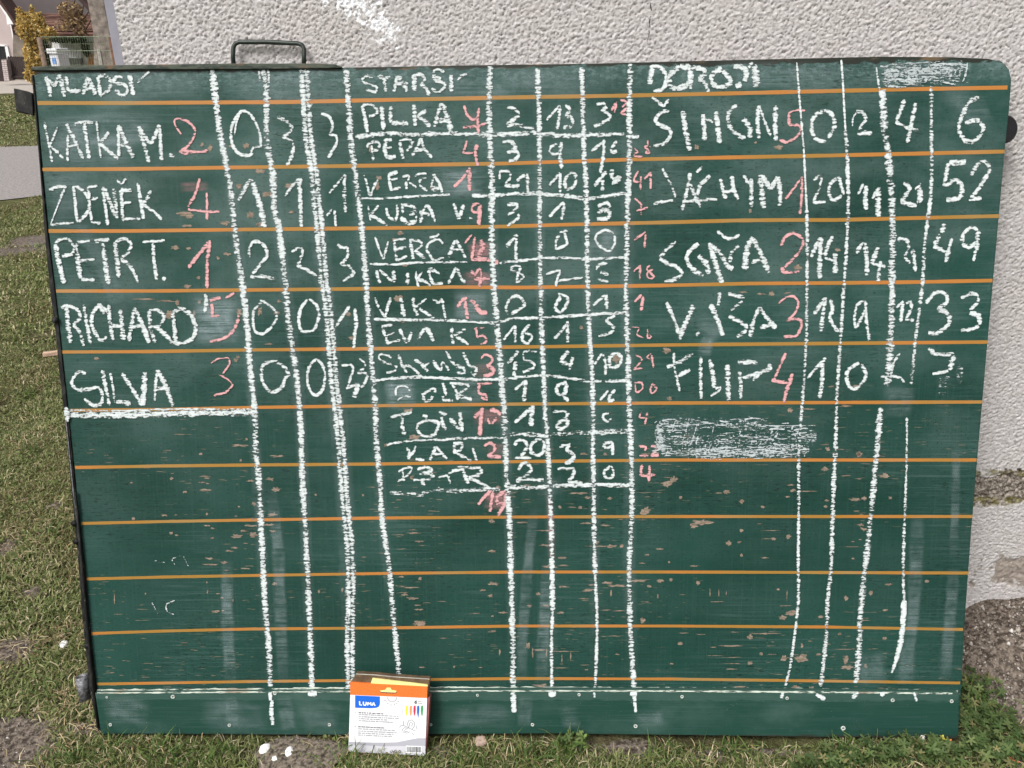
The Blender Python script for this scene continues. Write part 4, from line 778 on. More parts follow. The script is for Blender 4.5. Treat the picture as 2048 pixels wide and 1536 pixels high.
agg = field(nx, nz, DW, [(.022, 0, 1, 1.), (.010, 0, 1, .8), (.07, 0, 1, 1.)], 5)
wob = field(nx, nz, DW, [(.09, 0, 1, .005), (.03, 0, 1, .0035), (.012, 0, 1, .003)], 9)
def sm(v, a, b):
    t = np.clip((v-a)/(b-a), 0, 1); return t*t*(3-2*t)
ZZ = GZ+wob
band = sm(ZZ, ZB[2]-.004, ZB[2]+.002)*(1-sm(ZZ, ZB[0]-.004, ZB[0]+.002))
PX = float(on_wall(1990, 1140)[0])
patch = sm(ZZ, ZB[4]-.002, ZB[4]+.004)*(1-sm(ZZ, ZB[3]-.004, ZB[3]+.002))*sm(GX+wob*3, PX-.03, PX-.015)
pl = 1-sm(ZZ, ZB[5]-.004, ZB[5]+.002)
ext = st*(1-band)*(1-pl)*(1-patch)+band*(agg*.0016-.004)+patch*(agg*.0006-.0012)+pl*(agg*.0055-.010+.02*sm(-ZZ, -ZB[5]+.02, 0))
ext += .002*np.exp(-((ZZ-ZB[5]-.006)/.006)**2)*(agg > 0)
V = np.stack([GX, WALLY-ext, GZ], -1).reshape(-1, 3)
i = np.arange(nx*nz).reshape(nz, nx)
q = np.stack([i[:-1, :-1], i[:-1, 1:], i[1:, 1:], i[1:, :-1]], -1)
fine = (GZ[:-1, :-1] > 1.16) & (GZ[:-1, :-1] < 1.56) | (GX[:-1, :-1] > .84) & (GX[:-1, :-1] < 1.32) & (GZ[:-1, :-1] < 1.56)
K8 = 8; nzc, nxc = (nz-1)//K8, (nx-1)//K8
fb = fine[:nzc*K8, :nxc*K8].reshape(nzc, K8, nxc, K8).any((1, 3))
fine = np.zeros_like(fine); fine[:nzc*K8, :nxc*K8] = np.repeat(np.repeat(fb, K8, 0), K8, 1)
ic = i[:nzc*K8+1:K8, :nxc*K8+1:K8]; qc = np.stack([ic[:-1, :-1], ic[:-1, 1:], ic[1:, 1:], ic[1:, :-1]], -1)[~fb]
q = np.concatenate([q[fine], qc])
used = np.unique(q); remap = np.zeros(len(V), int); remap[used] = np.arange(len(used)); q = remap[q]; V = V[used]
ext, band, patch, pl = [a_.ravel()[used] for a_ in (ext, band, patch, pl)]
WZ1 = -.02+nzc*K8*DW; WX1 = WX0+nxc*K8*DW
def wall_mat():
    t = NT('rough_pale_render'); o = t.obj(); X, Y, Z = t.xyz(o)[0:3]
    n1 = t.noise(o, 90., 4., .6); n2 = t.noise(o, 7., 4., .6); n3 = t.noise(o, 320., 3., .6)
    c = t.mix(t.ramp(n1, .35, .65), (.49, .465, .455), (.59, .565, .56))
    c = t.mix(t.ramp(n2, .45, .75, 0, .3), c, (.50, .46, .43))
    # shade of the pits, painted by depth as a darker colour
    c = t.mix(t.math('MULTIPLY', t.ramp(t.attr('ht'), -.0009, -.0030, 0, .8), t.ramp(n3, .3, .6, .3, 1)), c, (.20, .18, .165))
    # splash of white paint
    a, b = on_wall(690, 0), on_wall(800, 92)
    dx, dz = b[0]-a[0], b[2]-a[2]; L = math.hypot(dx, dz); dx /= L; dz /= L
    u = t.math('ADD', t.math('MULTIPLY', t.math('SUBTRACT', X, float(a[0])), dx), t.math('MULTIPLY', t.math('SUBTRACT', Z, float(a[2])), dz))
    v = t.math('ADD', t.math('MULTIPLY', t.math('SUBTRACT', X, float(a[0])), -dz), t.math('MULTIPLY', t.math('SUBTRACT', Z, float(a[2])), dx))
    wdt = t.math('SUBTRACT', .034, t.math('MULTIPLY', u, .10))
    inn = t.ramp(t.math('SUBTRACT', t.math('ABSOLUTE', t.math('ADD', v, -.008)), wdt), -.02, .012, 1, 0)
    inn = t.math('MULTIPLY', inn, t.ramp(u, L*.75, L*1.15, 1, 0)); inn = t.math('MULTIPLY', inn, t.ramp(u, -.16, -.06, 0, 1))
    sp = t.ramp(t.math('ADD', t.noise(o, 75., 3., .6), t.math('MULTIPLY', inn, .17)), .60, .66)
    c = t.mix(t.math('MULTIPLY', sp, t.ramp(inn, .02, .3)), c, (.86, .87, .90))
    # hairline crack
    cx = float(on_wall(1298, 60)[0])
    xc = t.math('ADD', X, t.math('MULTIPLY', t.math('SUBTRACT', t.noise(t.scale(o, (1, 1, 22)), 1., 4., .7), .5), .02))
    ck = t.math('MULTIPLY', t.ramp(t.math('ABSOLUTE', t.math('SUBTRACT', xc, cx)), .0006, .0016, 1, 0), t.ramp(t.noise(t.scale(o, (1, 1, 60)), 1., 2.), .4, .52))
    c = t.mix(t.math('MULTIPLY', ck, t.ramp(Z, 1.33, 1.37)), c, (.05, .045, .04))
    # band of crumbled render with moss, mortar patch, plinth
    ag = t.mix(t.ramp(t.noise(o, 150., 4., .7), .38, .66), (.10, .085, .07), (.42, .37, .32))
    c = t.mix(t.attr('band'), c, ag)
    zb = t.math('ADD', Z, t.math('MULTIPLY', t.math('SUBTRACT', n2, .5), .05))
    for zz, hw in ((ZB[0]+.004, .012), (ZB[2]+.004, .014), (ZB[5]+.016, .012)):
        mo = t.math('MULTIPLY', t.ramp(t.math('ABSOLUTE', t.math('SUBTRACT', zb, zz)), hw*.5, hw, 1, 0), t.ramp(t.noise(o, 60., 4., .7), .40, .58))
        c = t.mix(t.math('MULTIPLY', mo, .75), c, (.13, .115, .02) if zz != ZB[5]+.016 else (.20, .19, .10))
    c = t.mix(t.attr('patch'), c, t.mix(t.ramp(n1, .3, .7), (.24, .205, .175), (.38, .33, .29)))
    pc = t.mix(t.ramp(t.noise(o, 110., 5., .7), .36, .66), (.05, .042, .036), (.33, .29, .255))
    pc = t.mix(t.ramp(t.vor(o, 130.), .12, .2, .55, 0), pc, (.52, .49, .45))
    c = t.mix(t.attr('pl'), c, pc)
    n4 = t.noise(o, 185., 3., .6)
    t.bump(t.math('ADD', t.math('MULTIPLY', n3, .5), t.math('MULTIPLY', n4, 1.6)), .6, .0020)
    return t.fin(c, .93, .15)
M_WALL = wall_mat()
house = empty('rendered_building', (0, WALLY, 0))
tag(house, 'building corner with rough pale grey render and crumbling plinth behind the chalkboard', 'building')
o = big('render', V-np.array([0, WALLY, 0]), q.ravel(), np.full(len(q), 4), M_WALL, house, extra={'ht': ext.ravel(), 'band': band.ravel(), 'patch': patch.ravel(), 'pl': pl.ravel()}, smooth=True)
M_WALL2 = plain('rough_pale_render_far', (.57, .54, .53), .93, 80, .2, .1, 0, .004)
# the material above uses object coordinates measured from the place's origin
for nn in M_WALL.node_tree.nodes:
    pass
box('upper_wall', (WX0, .004, WZ1-.001), (6., .3, 4.2), M_WALL2, house)
box('side_wall', (WX1-.001, .004, -.1), (6., .3, WZ1), M_WALL2, house)
box('gable_wall', (WX0+.002, .303, -.1), (WX0+.3, 5.5, 4.2), M_WALL2, house)
M_ROOF = plain('brown_roof_tiles', (.10, .055, .04), .8, 12, .3)
rv = [(WX0-.25, -.35, 4.15), (6.2, -.35, 4.15), (6.2, 3, 5.9), (WX0-.25, 3, 5.9), (WX0-.25, -.35, 4.25), (6.2, -.35, 4.25), (6.2, 3, 6.0), (WX0-.25, 3, 6.0)]
mesh('roof', rv, box_vf((0, 0, 0), (1, 1, 1))[1], M_ROOF, house)

# ---------------------------------------------------------------- ground
def vnoise(x, y, s, seed):
    g = np.random.default_rng(seed); T = g.random((64, 64))
    X = np.asarray(x)/s+1000; Y = np.asarray(y)/s+1000
    ix = np.floor(X).astype(int); iy = np.floor(Y).astype(int); fx = X-ix; fy = Y-iy
    fx = fx*fx*(3-2*fx); fy = fy*fy*(3-2*fy)
    a = T[iy % 64, ix % 64]; b = T[iy % 64, (ix+1) % 64]; c = T[(iy+1) % 64, ix % 64]; d = T[(iy+1) % 64, (ix+1) % 64]
    return (a*(1-fx)+b*fx)*(1-fy)+(c*(1-fx)+d*fx)*fy
def fbm(x, y, s, seed): return .5*vnoise(x, y, s, seed)+.3*vnoise(x, y, s/2.1, seed+1)+.2*vnoise(x, y, s/4.3, seed+2)
SOIL = []                                  # bare patches: x, y, rx, ry
for px, py, rx, ry in [(20, 1490, 120, 62), (108, 1010, 22, 9), (20, 1290, 55, 30), (60, 1175, 28, 12), (10, 1090, 20, 24), (60, 480, 60, 12), (30, 500, 70, 10), (165, 1460, 40, 16), (1260, 1490, 60, 18), (1500, 1492, 130, 9), (1740, 1492, 70, 12), (1180, 1486, 60, 8), (2030, 1500, 60, 40), (880, 1500, 26, 12), (1420, 1500, 50, 12)]:
    p = on_ground(px, py); q2 = on_ground(px+rx, py); q3 = on_ground(px, py-ry); SOIL.append((p[0], p[1], abs(q2[0]-p[0]), abs(q3[1]-p[1])))
def soil(x, y):
    s = np.zeros_like(x)
    for a, b, rx, ry in SOIL: s = np.maximum(s, np.exp(-(((x-a)/rx)**2+((y-b)/ry)**2)*.9))
    s = s+(fbm(x, y, .18, 31)-.5)*.8
    s = np.maximum(s, 1.35*np.exp(-(((x+1.10)/.12)**2+((y+.06)/.11)**2)))
    # bare strip under the board and beside the wall
    s = np.maximum(s, np.exp(-((y-.13)/.10)**2)*(x > -.95)*(x < 1.0)*.9)

    s = np.maximum(s, sm(x+.25*(fbm(x, y, .1, 40)-.5), .93, 1.02)*sm(y, .0, .08))
    s = np.maximum(s, .75*sm(fbm(x, y, .8, 77), .60, .72)*(x < -.9))
    return np.clip(s, 0, 1)
def gh(x, y):
    z = (fbm(x, y, .25, 3)-.5)*.045+(fbm(x, y, .06, 8)-.5)*.012
    z = z*np.clip(1.2-np.abs(y)*.03, .3, 1)-.006
    # the soil rises a little against the wall on the right
    z = z+.10*sm(x, .93, 1.12)*sm(y, .0, .24)
    z = np.where((x > -.92) & (x < .92) & (y > -.085) & (y < .4), np.minimum(z, -.004), z)
    return z
def ground_mat():
    t = NT('turf_and_soil'); o = t.obj()
    n1 = t.noise(o, 9., 5., .65); n2 = t.noise(o, 90., 5., .7); n3 = t.noise(o, 1.6, 4., .6)
    g = t.mix(t.ramp(n2, .35, .65), (.035, .032, .018), (.11, .105, .05))  # base kept dark, shade between the blades included in its colour
    g = t.mix(t.ramp(n1, .45, .7, 0, .6), g, (.21, .18, .10))
    g = t.mix(t.ramp(n3, .42, .6, 0, .4), g, (.12, .14, .045))
    s = t.mix(t.ramp(n2, .38, .64), (.06, .048, .039), (.27, .225, .185))
    s = t.mix(t.ramp(t.vor(o, 70.), .08, .14, .6, 0), s, (.34, .30, .26))
    c = t.mix(t.ramp(t.math('ADD', t.attr('soil'), t.math('MULTIPLY', t.math('SUBTRACT', n2, .5), .6)), .35, .6), g, s)
    t.bump(n2, .9, .012)
    return t.fin(c, .95, .1)
M_GROUND = ground_mat()
xs = np.concatenate([np.linspace(-300, -40, 14)[:-1], np.linspace(-40, -6, 30)[:-1], np.linspace(-6, -2.2, 60)[:-1], np.arange(-2.2, 1.8, .018), np.linspace(1.8, 8, 14), np.linspace(10, 300, 12)])
ys = np.concatenate([np.linspace(-20, -2, 12)[:-1], np.linspace(-2, -.62, 20)[:-1], np.arange(-.62, 1.0, .018), np.linspace(1.03, 12, 180)[:-1], np.linspace(12, 50, 50)[:-1], np.linspace(50, 400, 18)])
XX, YY = np.meshgrid(xs, ys); ZG = gh(XX, YY)
ZG = np.where(YY > 3, -.006+(ZG+.006)*.2, ZG)
i = np.arange(XX.size).reshape(XX.shape)
q = np.stack([i[:-1, :-1], i[:-1, 1:], i[1:, 1:], i[1:, :-1]], -1).reshape(-1, 4)
g = big('ground', np.stack([XX, YY, ZG], -1).reshape(-1, 3), q.ravel(), np.full(len(q), 4), M_GROUND, None, smooth=True, extra={'soil': soil(XX, YY).ravel()})
tag(g, kind='structure')

# the paths on the left
M_PATH = plain('grey_gravelly_asphalt', (.27, .25, .24), .9, 45, .3, .2, 0, .004)
M_ROAD = plain('pale_concrete_road', (.40, .36, .32), .9, 6, .15, .2, 0, .003)
def gpoly(name, pts, z, mat):
    return tag(mesh(name, [(x, y, z) for x, y in pts], [tuple(range(len(pts)))], mat), kind='structure')
g1, g2, g3, g4 = [on_ground(x, y) for x, y in ((0, 294), (78, 292), (0, 401), (90, 391))]
def ext2(a, b, k): return (a[0]+(b[0]-a[0])*k, a[1]+(b[1]-a[1])*k)
gpoly('path', [ext2(g3, g4, -14), ext2(g3, g4, 14), ext2(g1, g2, 14), ext2(g1, g2, -14)], .003, M_PATH)
g5, g6 = on_ground(0, 191), on_ground(64, 178); g7, g8 = on_ground(0, 161), on_ground(60, 158)
gpoly('road', [(-60, g5[1]-1.5), (-5, g5[1]+1.2), (-5, g7[1]+6), (-60, g7[1]+4)], .005, M_ROAD)

# ---------------------------------------------------------------- grass, clover, straw, pebbles
def leaf_mat(name, rough=.6, trans=.25):
    t = NT(name); c = t.attr('col', 'Color')
    t.fin(c, rough, .25)
    tl = t.n('BsdfTranslucent'); t.l(c, tl.inputs[0]); mx = t.n('MixShader'); mx.inputs[0].default_value = trans
    t.l(t.b.outputs[0], mx.inputs[1]); t.l(tl.outputs[0], mx.inputs[2]); t.l(mx.outputs[0], t.out.inputs[0]); return t.m
M_LEAF = leaf_mat('leaf_colours'); M_STRAW = leaf_mat('straw_colours', .8, .1)
def inside_path(x, y):
    def yl(a, b, xx): return a[1]+(b[1]-a[1])*(xx-a[0])/(b[0]-a[0])
    jj = (fbm(x, y, .3, 17)-.5)*.5
    r = (y > yl(g3, g4, x)+.02+jj) & (y < yl(g1, g2, x)-.03+jj)
    return (y > 3) & (r | (y > g5[1]-.3))
PJ = .05
def sample(n, x0, x1, y0, y1):
    return rng.uniform(x0, x1, n), rng.uniform(y0, y1, n)
def blades(name, x, y, length, width, lean, cols, mat, label, z0=None):
    n = len(x); a = rng.uniform(0, 2*np.pi, n); d = np.stack([np.cos(a), np.sin(a)], -1); s = np.stack([-d[:, 1], d[:, 0]], -1)
    z = gh(x, y) if z0 is None else z0
    z = np.where(y > 3, -.006+(z+.006)*.2, z)-.003
    L = length; ln = lean
    tw = rng.uniform(-.6, .6, n)
    P = np.zeros((n, 7, 3))
    for k, (f, wf) in enumerate(((0, 1.), (.4, .9), (.75, .6), (1., 0))):
        out = L*np.sin(ln*f)*f; up = L*np.cos(ln*f)*f*(1-.25*f*np.clip(ln-.8, 0, 2))
        cx = x+d[:, 0]*out; cy = y+d[:, 1]*out; cz = z+np.maximum(up, .002)
        if k < 3:
            for j, sg in enumerate((1, -1)):
                P[:, 2*k+j] = np.stack([cx+s[:, 0]*width/2*wf*sg, cy+s[:, 1]*width/2*wf*sg, cz+tw*width*.4*sg], -1)
        else: P[:, 6] = np.stack([cx, cy, cz], -1)
    b = np.arange(n)[:, None]*7
    fi = np.concatenate([b+np.array([0, 1, 3, 2]), b+np.array([2, 3, 5, 4]), b+np.array([4, 5, 6])], 1)
    sz = np.tile([4, 4, 3], n)
    C = np.repeat(cols, 7, 0)
    return tag(big(name, P.reshape(-1, 3), fi.ravel(), sz, mat, None, C), label, name.replace('_', ' '), kind='stuff')
def pick(n, pal, w, jit=.25):
    pal = np.array(pal); k = rng.choice(len(pal), n, p=np.array(w)/sum(w))
    return np.clip(pal[k]*(1+rng.uniform(-jit, jit, (n, 1))), 0, 1)
def boardfree(x, y): return ~((np.abs(x) < .915) & (y > -.012) & (y < .34))
def wallfree(x, y): return ~((x > WX0-.01) & (y > WALLY-.015))
def frontfree(x, y):
    s = 1.0*(y*0)
    return ((x < .915) | (rng.random(len(x)) < .5) | (y < .02))
GREEN = [(.11, .15, .04), (.18, .22, .075), (.25, .27, .11), (.32, .29, .15), (.52, .45, .30), (.05, .07, .02)]
def turf(n, x0, x1, y0, y1, lmin, lmax, wmin, wmax, thr=.5):
    x, y = sample(n, x0, x1, y0, y1)
    dens = fbm(x, y, .22, 51)
    keep = (soil(x, y)*.9+rng.random(n)*.35 < thr+.2) & boardfree(x, y) & wallfree(x, y) & ~inside_path(x, y) & (dens > rng.uniform(.05, .55, n))
    return x[keep], y[keep], dens[keep]
XS, YS, LS, WS = [], [], [], []
for n, x0, x1, y0, y1, l0, l1, w0, w1 in [(80000, -1.35, 1.35, -.50, .02, .012, .036, .0014, .0030), (7000, .93, 1.4, .02, .32, .012, .034, .0014, .0030), (170000, -2.1, -.72, 0, 2.5, .011, .030, .0018, .0042),
                                          (30000, -3.6, -2.1, 1.3, 2.5, .011, .03, .002, .005), (150000, -4.6, -.9, 2.5, 7.2, .018, .042, .004, .009), (60000, -14, -2.5, 7.2, 14, .03, .05, .009, .018), (60000, -22, -5, 14, 23, .03, .07, .018, .035)]:
    x, y, dn = turf(n, x0, x1, y0, y1, l0, l1, w0, w1); XS.append(x); YS.append(y)
    LS.append(rng.uniform(l0, l1, len(x))*(.45+.8*dn)); WS.append(rng.uniform(w0, w1, len(x)))
x, y, l_, w_ = map(np.concatenate, (XS, YS, LS, WS))
big_n = fbm(x, y, .5, 91)
c = pick(len(x), GREEN, [4, 5, 4, 2.2, 1.7, 1])
c = np.where((big_n > .56)[:, None] & (rng.random(len(x)) < .5)[:, None], pick(len(x), [(.20, .17, .08), (.30, .25, .14), (.12, .12, .04)], [1, 1, 1]), c)
blades('grass', x, y, l_, w_, rng.uniform(.5, 1.5, len(x)), c, M_LEAF, 'short patchy turf of mixed green and dry blades')
# longer blades in tufts
tx, ty, tl = [], [], []
TUFTS = [(60, 790, 40), (110, 1065, 30), (60, 905, 30), (90, 1395, 30), (250, 1500, 40), (330, 1515, 50), (1470, 1495, 60), (1120, 1500, 60), (1050, 1515, 60), (1930, 1380, 50), (1760, 1470, 50), (1940, 1420, 70), (1700, 1510, 40), (140, 640, 25), (150, 1530, 60), (420, 1525, 50), (1330, 1520, 40), (930, 1525, 60), (1985, 1440, 60), (700, 1530, 30)]
for px, py, k in TUFTS:
    p = on_ground(px, py); n = k
    tx.append(rng.normal(p[0], .025, n)); ty.append(rng.normal(p[1], .018, n)); tl.append(rng.uniform(.03, .075, n))
tx, ty, tl = map(np.concatenate, (tx, ty, tl)); k = boardfree(tx, ty) & wallfree(tx, ty); tx, ty, tl = tx[k], ty[k], tl[k]
blades('long_grass', tx, ty, tl, rng.uniform(.0015, .0028, len(tx)), rng.uniform(.4, 1.5, len(tx)), pick(len(tx), [(.07, .13, .03), (.11, .17, .04), (.20, .20, .08)], [3, 3, 1]), M_LEAF, 'longer green tufts at the foot of the board and in the turf')
# dry straw lying flat
x, y = sample(60000, -2.2, 1.35, -.55, 2.2)
k = ~((((x+1.10)/.12)**2+((y+.06)/.11)**2 < .8) & (rng.random(len(x)) < .85)) & boardfree(x, y) & wallfree(x, y) & ((x < -.75) | (y < .02)) & (fbm(x, y, .2, 61)+soil(x, y)*.25+.4*np.exp(-((x+.93)/.10)**2)*(y < .5) > rng.uniform(.45, 1.0, len(x)))
x, y = x[k], y[k]
blades('dry_straw', x, y, rng.uniform(.012, .045, len(x)), rng.uniform(.0009, .0020, len(x)), rng.uniform(1.35, 1.62, len(x)), pick(len(x), [(.42, .33, .19), (.55, .46, .30), (.28, .20, .11)], [3, 2, 2]), M_STRAW, 'dry straw and dead blades lying on the turf and soil', gh(x, y)+.008)
def leaves(name, x, y, r, hgt, lobes, cols, mat, label, tilt=.6):
    n = len(x); m = len(lobes); z = gh(x, y)+hgt
    a0 = rng.uniform(0, 2*np.pi, n); ta = rng.uniform(0, 2*np.pi, n); tt = rng.uniform(0, tilt, n)
    nrm = np.stack([np.sin(tt)*np.cos(ta), np.sin(tt)*np.sin(ta)-.25, np.cos(tt)], -1); nrm /= np.linalg.norm(nrm, axis=1)[:, None]
    u = np.cross(nrm, np.stack([np.cos(a0), np.sin(a0), 0*a0], -1)); u /= np.linalg.norm(u, axis=1)[:, None]; v = np.cross(nrm, u)
    P = np.zeros((n, m+1, 3)); base = np.stack([x, y, z], -1); P[:, 0] = base-nrm*(r*.12)[:, None]
    for k, (ang, rad) in enumerate(lobes):
        P[:, k+1] = base+u*(r*rad*math.cos(ang))[:, None]+v*(r*rad*math.sin(ang))[:, None]+nrm*(r*.1*(k % 2))[:, None]
    b = np.arange(n)[:, None]*(m+1)
    fi = np.concatenate([b+np.array([0, 1+k, 1+(k+1) % m]) for k in range(m)], 1)
    return tag(big(name, P.reshape(-1, 3), fi.ravel(), np.full(n*m, 3), mat, None, np.repeat(cols, m+1, 0)), label, name, kind='stuff')
OV = [(2*math.pi*k/6, (1, .85, .7, .8, .7, .85)[k]) for k in range(6)]
x, y = sample(52000, -2.3, 1.35, -.6, 2.6)
k = boardfree(x, y) & wallfree(x, y) & ((x < -.72) | (y < .02) | (x > .93)) & (soil(x, y) < .5) & (fbm(x, y, .3, 71) > rng.uniform(.3, .7, len(x)))
x, y = x[k], y[k]
leaves('clover', x, y, rng.uniform(.0025, .0055, len(x)), rng.uniform(.004, .018, len(x)), OV, pick(len(x), [(.075, .115, .028), (.12, .16, .045), (.17, .19, .075), (.22, .19, .10)], [3, 3, 2, 1]), M_LEAF, 'tiny round leaves growing between the grass blades')
LB = []
for k in range(5):
    q0 = -2.2+4.4*k/4
    LB += [(q0-.22, .80), (q0, 1.0), (q0+.22, .80), (q0+.52, .34)]
LB = LB[:-1]+[(math.pi, .15)]
wx, wy, wh = [], [], []
for px, py, rx, ry, n in [(1960, 1430, 60, 50, 70), (1900, 1510, 120, 22, 230), (1990, 1480, 60, 40, 110), (1690, 1515, 60, 14, 40), (1780, 1525, 90, 12, 80), (1150, 1490, 30, 12, 20), (1640, 1530, 60, 8, 40), (1950, 1395, 20, 20, 30)]:
    p = on_ground(px, py); a = abs(on_ground(px+rx, py)[0]-p[0]); b = abs(on_ground(px, py-ry)[1]-p[1])
    wx.append(rng.uniform(p[0]-a, p[0]+a, n)); wy.append(rng.normal(p[1], b*.6, n)); wh.append(rng.uniform(.008, .04, n))
wx, wy, wh = map(np.concatenate, (wx, wy, wh)); k = boardfree(wx, wy+.01) & wallfree(wx, wy+.02); wx, wy, wh = wx[k], wy[k], wh[k]
leaves('cranesbill_weeds', wx, wy, rng.uniform(.008, .0155, len(wx)), wh, LB, pick(len(wx), [(.055, .095, .028), (.085, .13, .04), (.13, .17, .06), (.20, .19, .08)], [3, 3, 2, .6]), M_LEAF, 'fresh green lobed weeds around the lower right corner of the board', .8)
# pebbles
x, y = sample(12000, -1.4, 1.4, -.6, .3); x2, y2 = sample(3000, .94, 1.45, .03, .35)
x, y = np.concatenate([x, x2]), np.concatenate([y, y2])
k = boardfree(x, y) & wallfree(x, y) & (soil(x, y) > rng.uniform(.3, 1.1, len(x))); x, y = x[k], y[k]
n = len(x); r = rng.uniform(.0012, .0034, n)*(1+.15*(x > .94)*(y > .02))*(1+1.2*(rng.random(n) < .04))
oc = np.array([(1, 0, 0), (0, 1, 0), (-1, 0, 0), (0, -1, 0), (0, 0, 1), (0, 0, -.6)], float)
P = np.stack([x, y, gh(x, y)+r*.3], -1)[:, None]+oc[None]*r[:, None, None]*rng.uniform(.6, 1.3, (n, 6, 1))
tri = np.array([(0, 1, 4), (1, 2, 4), (2, 3, 4), (3, 0, 4), (1, 0, 5), (2, 1, 5), (3, 2, 5), (0, 3, 5)])
fi = (np.arange(n)[:, None, None]*6+tri[None]).ravel()
M_PEB = leaf_mat('pebble_colours', .9, 0.)
tag(big('gravel', P.reshape(-1, 3), fi, np.full(n*8, 3), M_PEB, None, np.repeat(pick(n, [(.26, .215, .18), (.36, .32, .28), (.14, .11, .09), (.52, .49, .46)], [4, 3, 3, .5]), 6, 0)), 'small pale crumbs of stone lying in the bare soil', 'gravel', kind='stuff')
# ---------------------------------------------------------------- chalk packet leaning on the board
def packet():
    B0, B1 = on_ground(697, 1504, .001), on_ground(851, 1513, .001)
    # plane through the two lower corners, leaning back so that the top rests on the skirt
    top0 = Vector(B0)+Vector((.004, .030, .155)); 
    w_ = (Vector(B1)-Vector(B0)).length
    ex = (Vector(B1)-Vector(B0)).normalized()
    # depth of the top: solve so that the photo's upper corners land on it
    ey_guess = Vector((0, math.sin(math.radians(16)), math.cos(math.radians(16))))
    n = ex.cross(ey_guess).normalized(); ey = n.cross(ex).normalized()
    def pl(x, y):
        v = Vector(ray(x, y)); t = (Vector(B0)-Vector(CAM)).dot(n)/v.dot(n); p = Vector(CAM)+v*t-Vector(B0); return p.dot(ex), p.dot(ey)
    return Vector(B0), ex, ey, n, pl
PB, EX, EY, EN, ppl = packet()
rootm = Matrix((( EX.x, -EN.x, EY.x, PB.x), (EX.y, -EN.y, EY.y, PB.y), (EX.z, -EN.z, EY.z, PB.z), (0, 0, 0, 1)))
# -EN must point away from the camera
if (-EN).y < 0: rootm = Matrix(((EX.x, EN.x, EY.x, PB.x), (EX.y, EN.y, EY.y, PB.y), (EX.z, EN.z, EY.z, PB.z), (0, 0, 0, 1)))
pk = empty('chalk_packet'); pk.matrix_world = rootm
tag(pk, 'flat carton of coloured pavement chalks with orange top strip standing against the board', 'packet')
M_CARD = plain('white_carton', (.80, .80, .82), .45, 200, .02, .4)
M_ORANGE = plain('orange_glitter_print', (.78, .17, .03), .5, 500, .3, .4)
M_BLUE = plain('blue_print', (.012, .13, .62), .4, 10, .03, .4)
M_BROWN = plain('brown_card_back', (.13, .085, .05), .7, 60, .35, .2)
M_YEL = plain('pale_yellow_card', (.86, .78, .30), .6, 20, .05, .3)
M_INKW = plain('white_print', (.85, .86, .88), .5, 10, .01)
M_INK = plain('dark_grey_print', (.07, .07, .08), .6, 10, .05)
M_INKG = plain('mid_grey_print', (.30, .31, .34), .6, 10, .05)
M_CURL = plain('grey_page_print', (.40, .40, .45), .5, 10, .04)
M_SIDE = plain('carton_side_print', (.30, .10, .10), .6, 60, .2)  # reddish brown of the carton's narrow side
def P_(x, y): return ppl(x, y)
K = lambda L: [P_(660+x/6.796, 1310+y/6.796) for x, y in L]
front = K([(275, 540), (1320, 585), (1293, 1370), (250, 1312)])
prism('front_card', front, 0, .004, M_CARD, pk)
prism('orange_strip', K([(275, 372), (1325, 430), (1320, 585), (275, 540)]), -.0002, .004, M_ORANGE, pk)
prism('brown_back', K([(275, 380), (300, 345), (345, 265), (600, 278), (860, 305), (1350, 335), (1330, 600), (1296, 1365), (1250, 1350), (300, 1250)]), .0045, .016, M_BROWN, pk)
prism('clear_window_rim', K([(345, 265), (600, 278), (860, 305), (1350, 335), (1350, 343), (860, 312), (600, 286), (345, 272)]), .0035, .006, plain('cloudy_plastic', (.5, .48, .42), .2, 50, .2, .6), pk)
prism('side_panel', K([(1320, 585), (1352, 590), (1330, 960), (1297, 1368), (1293, 1370)]), .003, .022, M_SIDE, pk)
prism('yellow_insert', K([(575, 320), (1325, 410), (1325, 440), (550, 395)]), .001, .0042, M_YEL, pk)
def flat(name, polys, mat, y=-.0006, parent=None):
    V = []; Fc = []
    for pl_ in polys:
        a = sum(pl_[i][0]*pl_[(i+1) % len(pl_)][1]-pl_[(i+1) % len(pl_)][0]*pl_[i][1] for i in range(len(pl_)))
        if a < 0: pl_ = pl_[::-1]
        k = len(V); V += [(p[0], y, p[1]) for p in pl_]; Fc.append(tuple(range(k, k+len(pl_))))
    return mesh(name, V, Fc, mat, parent or pk)
def line_polys(pts, w):
    out = []; P = [Vector(p) for p in pts]; L = []; Rr = []
    for i, p in enumerate(P):
        t = (P[min(i+1, len(P)-1)]-P[max(i-1, 0)]).normalized(); nn = Vector((-t.y, t.x))*w/2
        L.append(p+nn); Rr.append(p-nn)
    return [[tuple(L[i]), tuple(Rr[i]), tuple(Rr[i+1]), tuple(L[i+1])] for i in range(len(P)-1)]
def kl(L, w): return line_polys(K(L), max(w, 9)/6.796*.9e-3*1.2)
flat('hanging_slot', [K([(680, 480), (750, 472), (775, 440), (820, 440), (840, 472), (905, 484), (900, 508), (690, 498)])], M_YEL, -.0009)
flat('hanging_slot_rim', kl([(682, 492), (700, 506), (890, 514), (908, 498)], 10), M_INK, -.0012)
flat('logo_panel', [K([(342, 547), (678, 562), (678, 660), (665, 700), (630, 716), (560, 722), (342, 716)])], M_BLUE, -.0005)
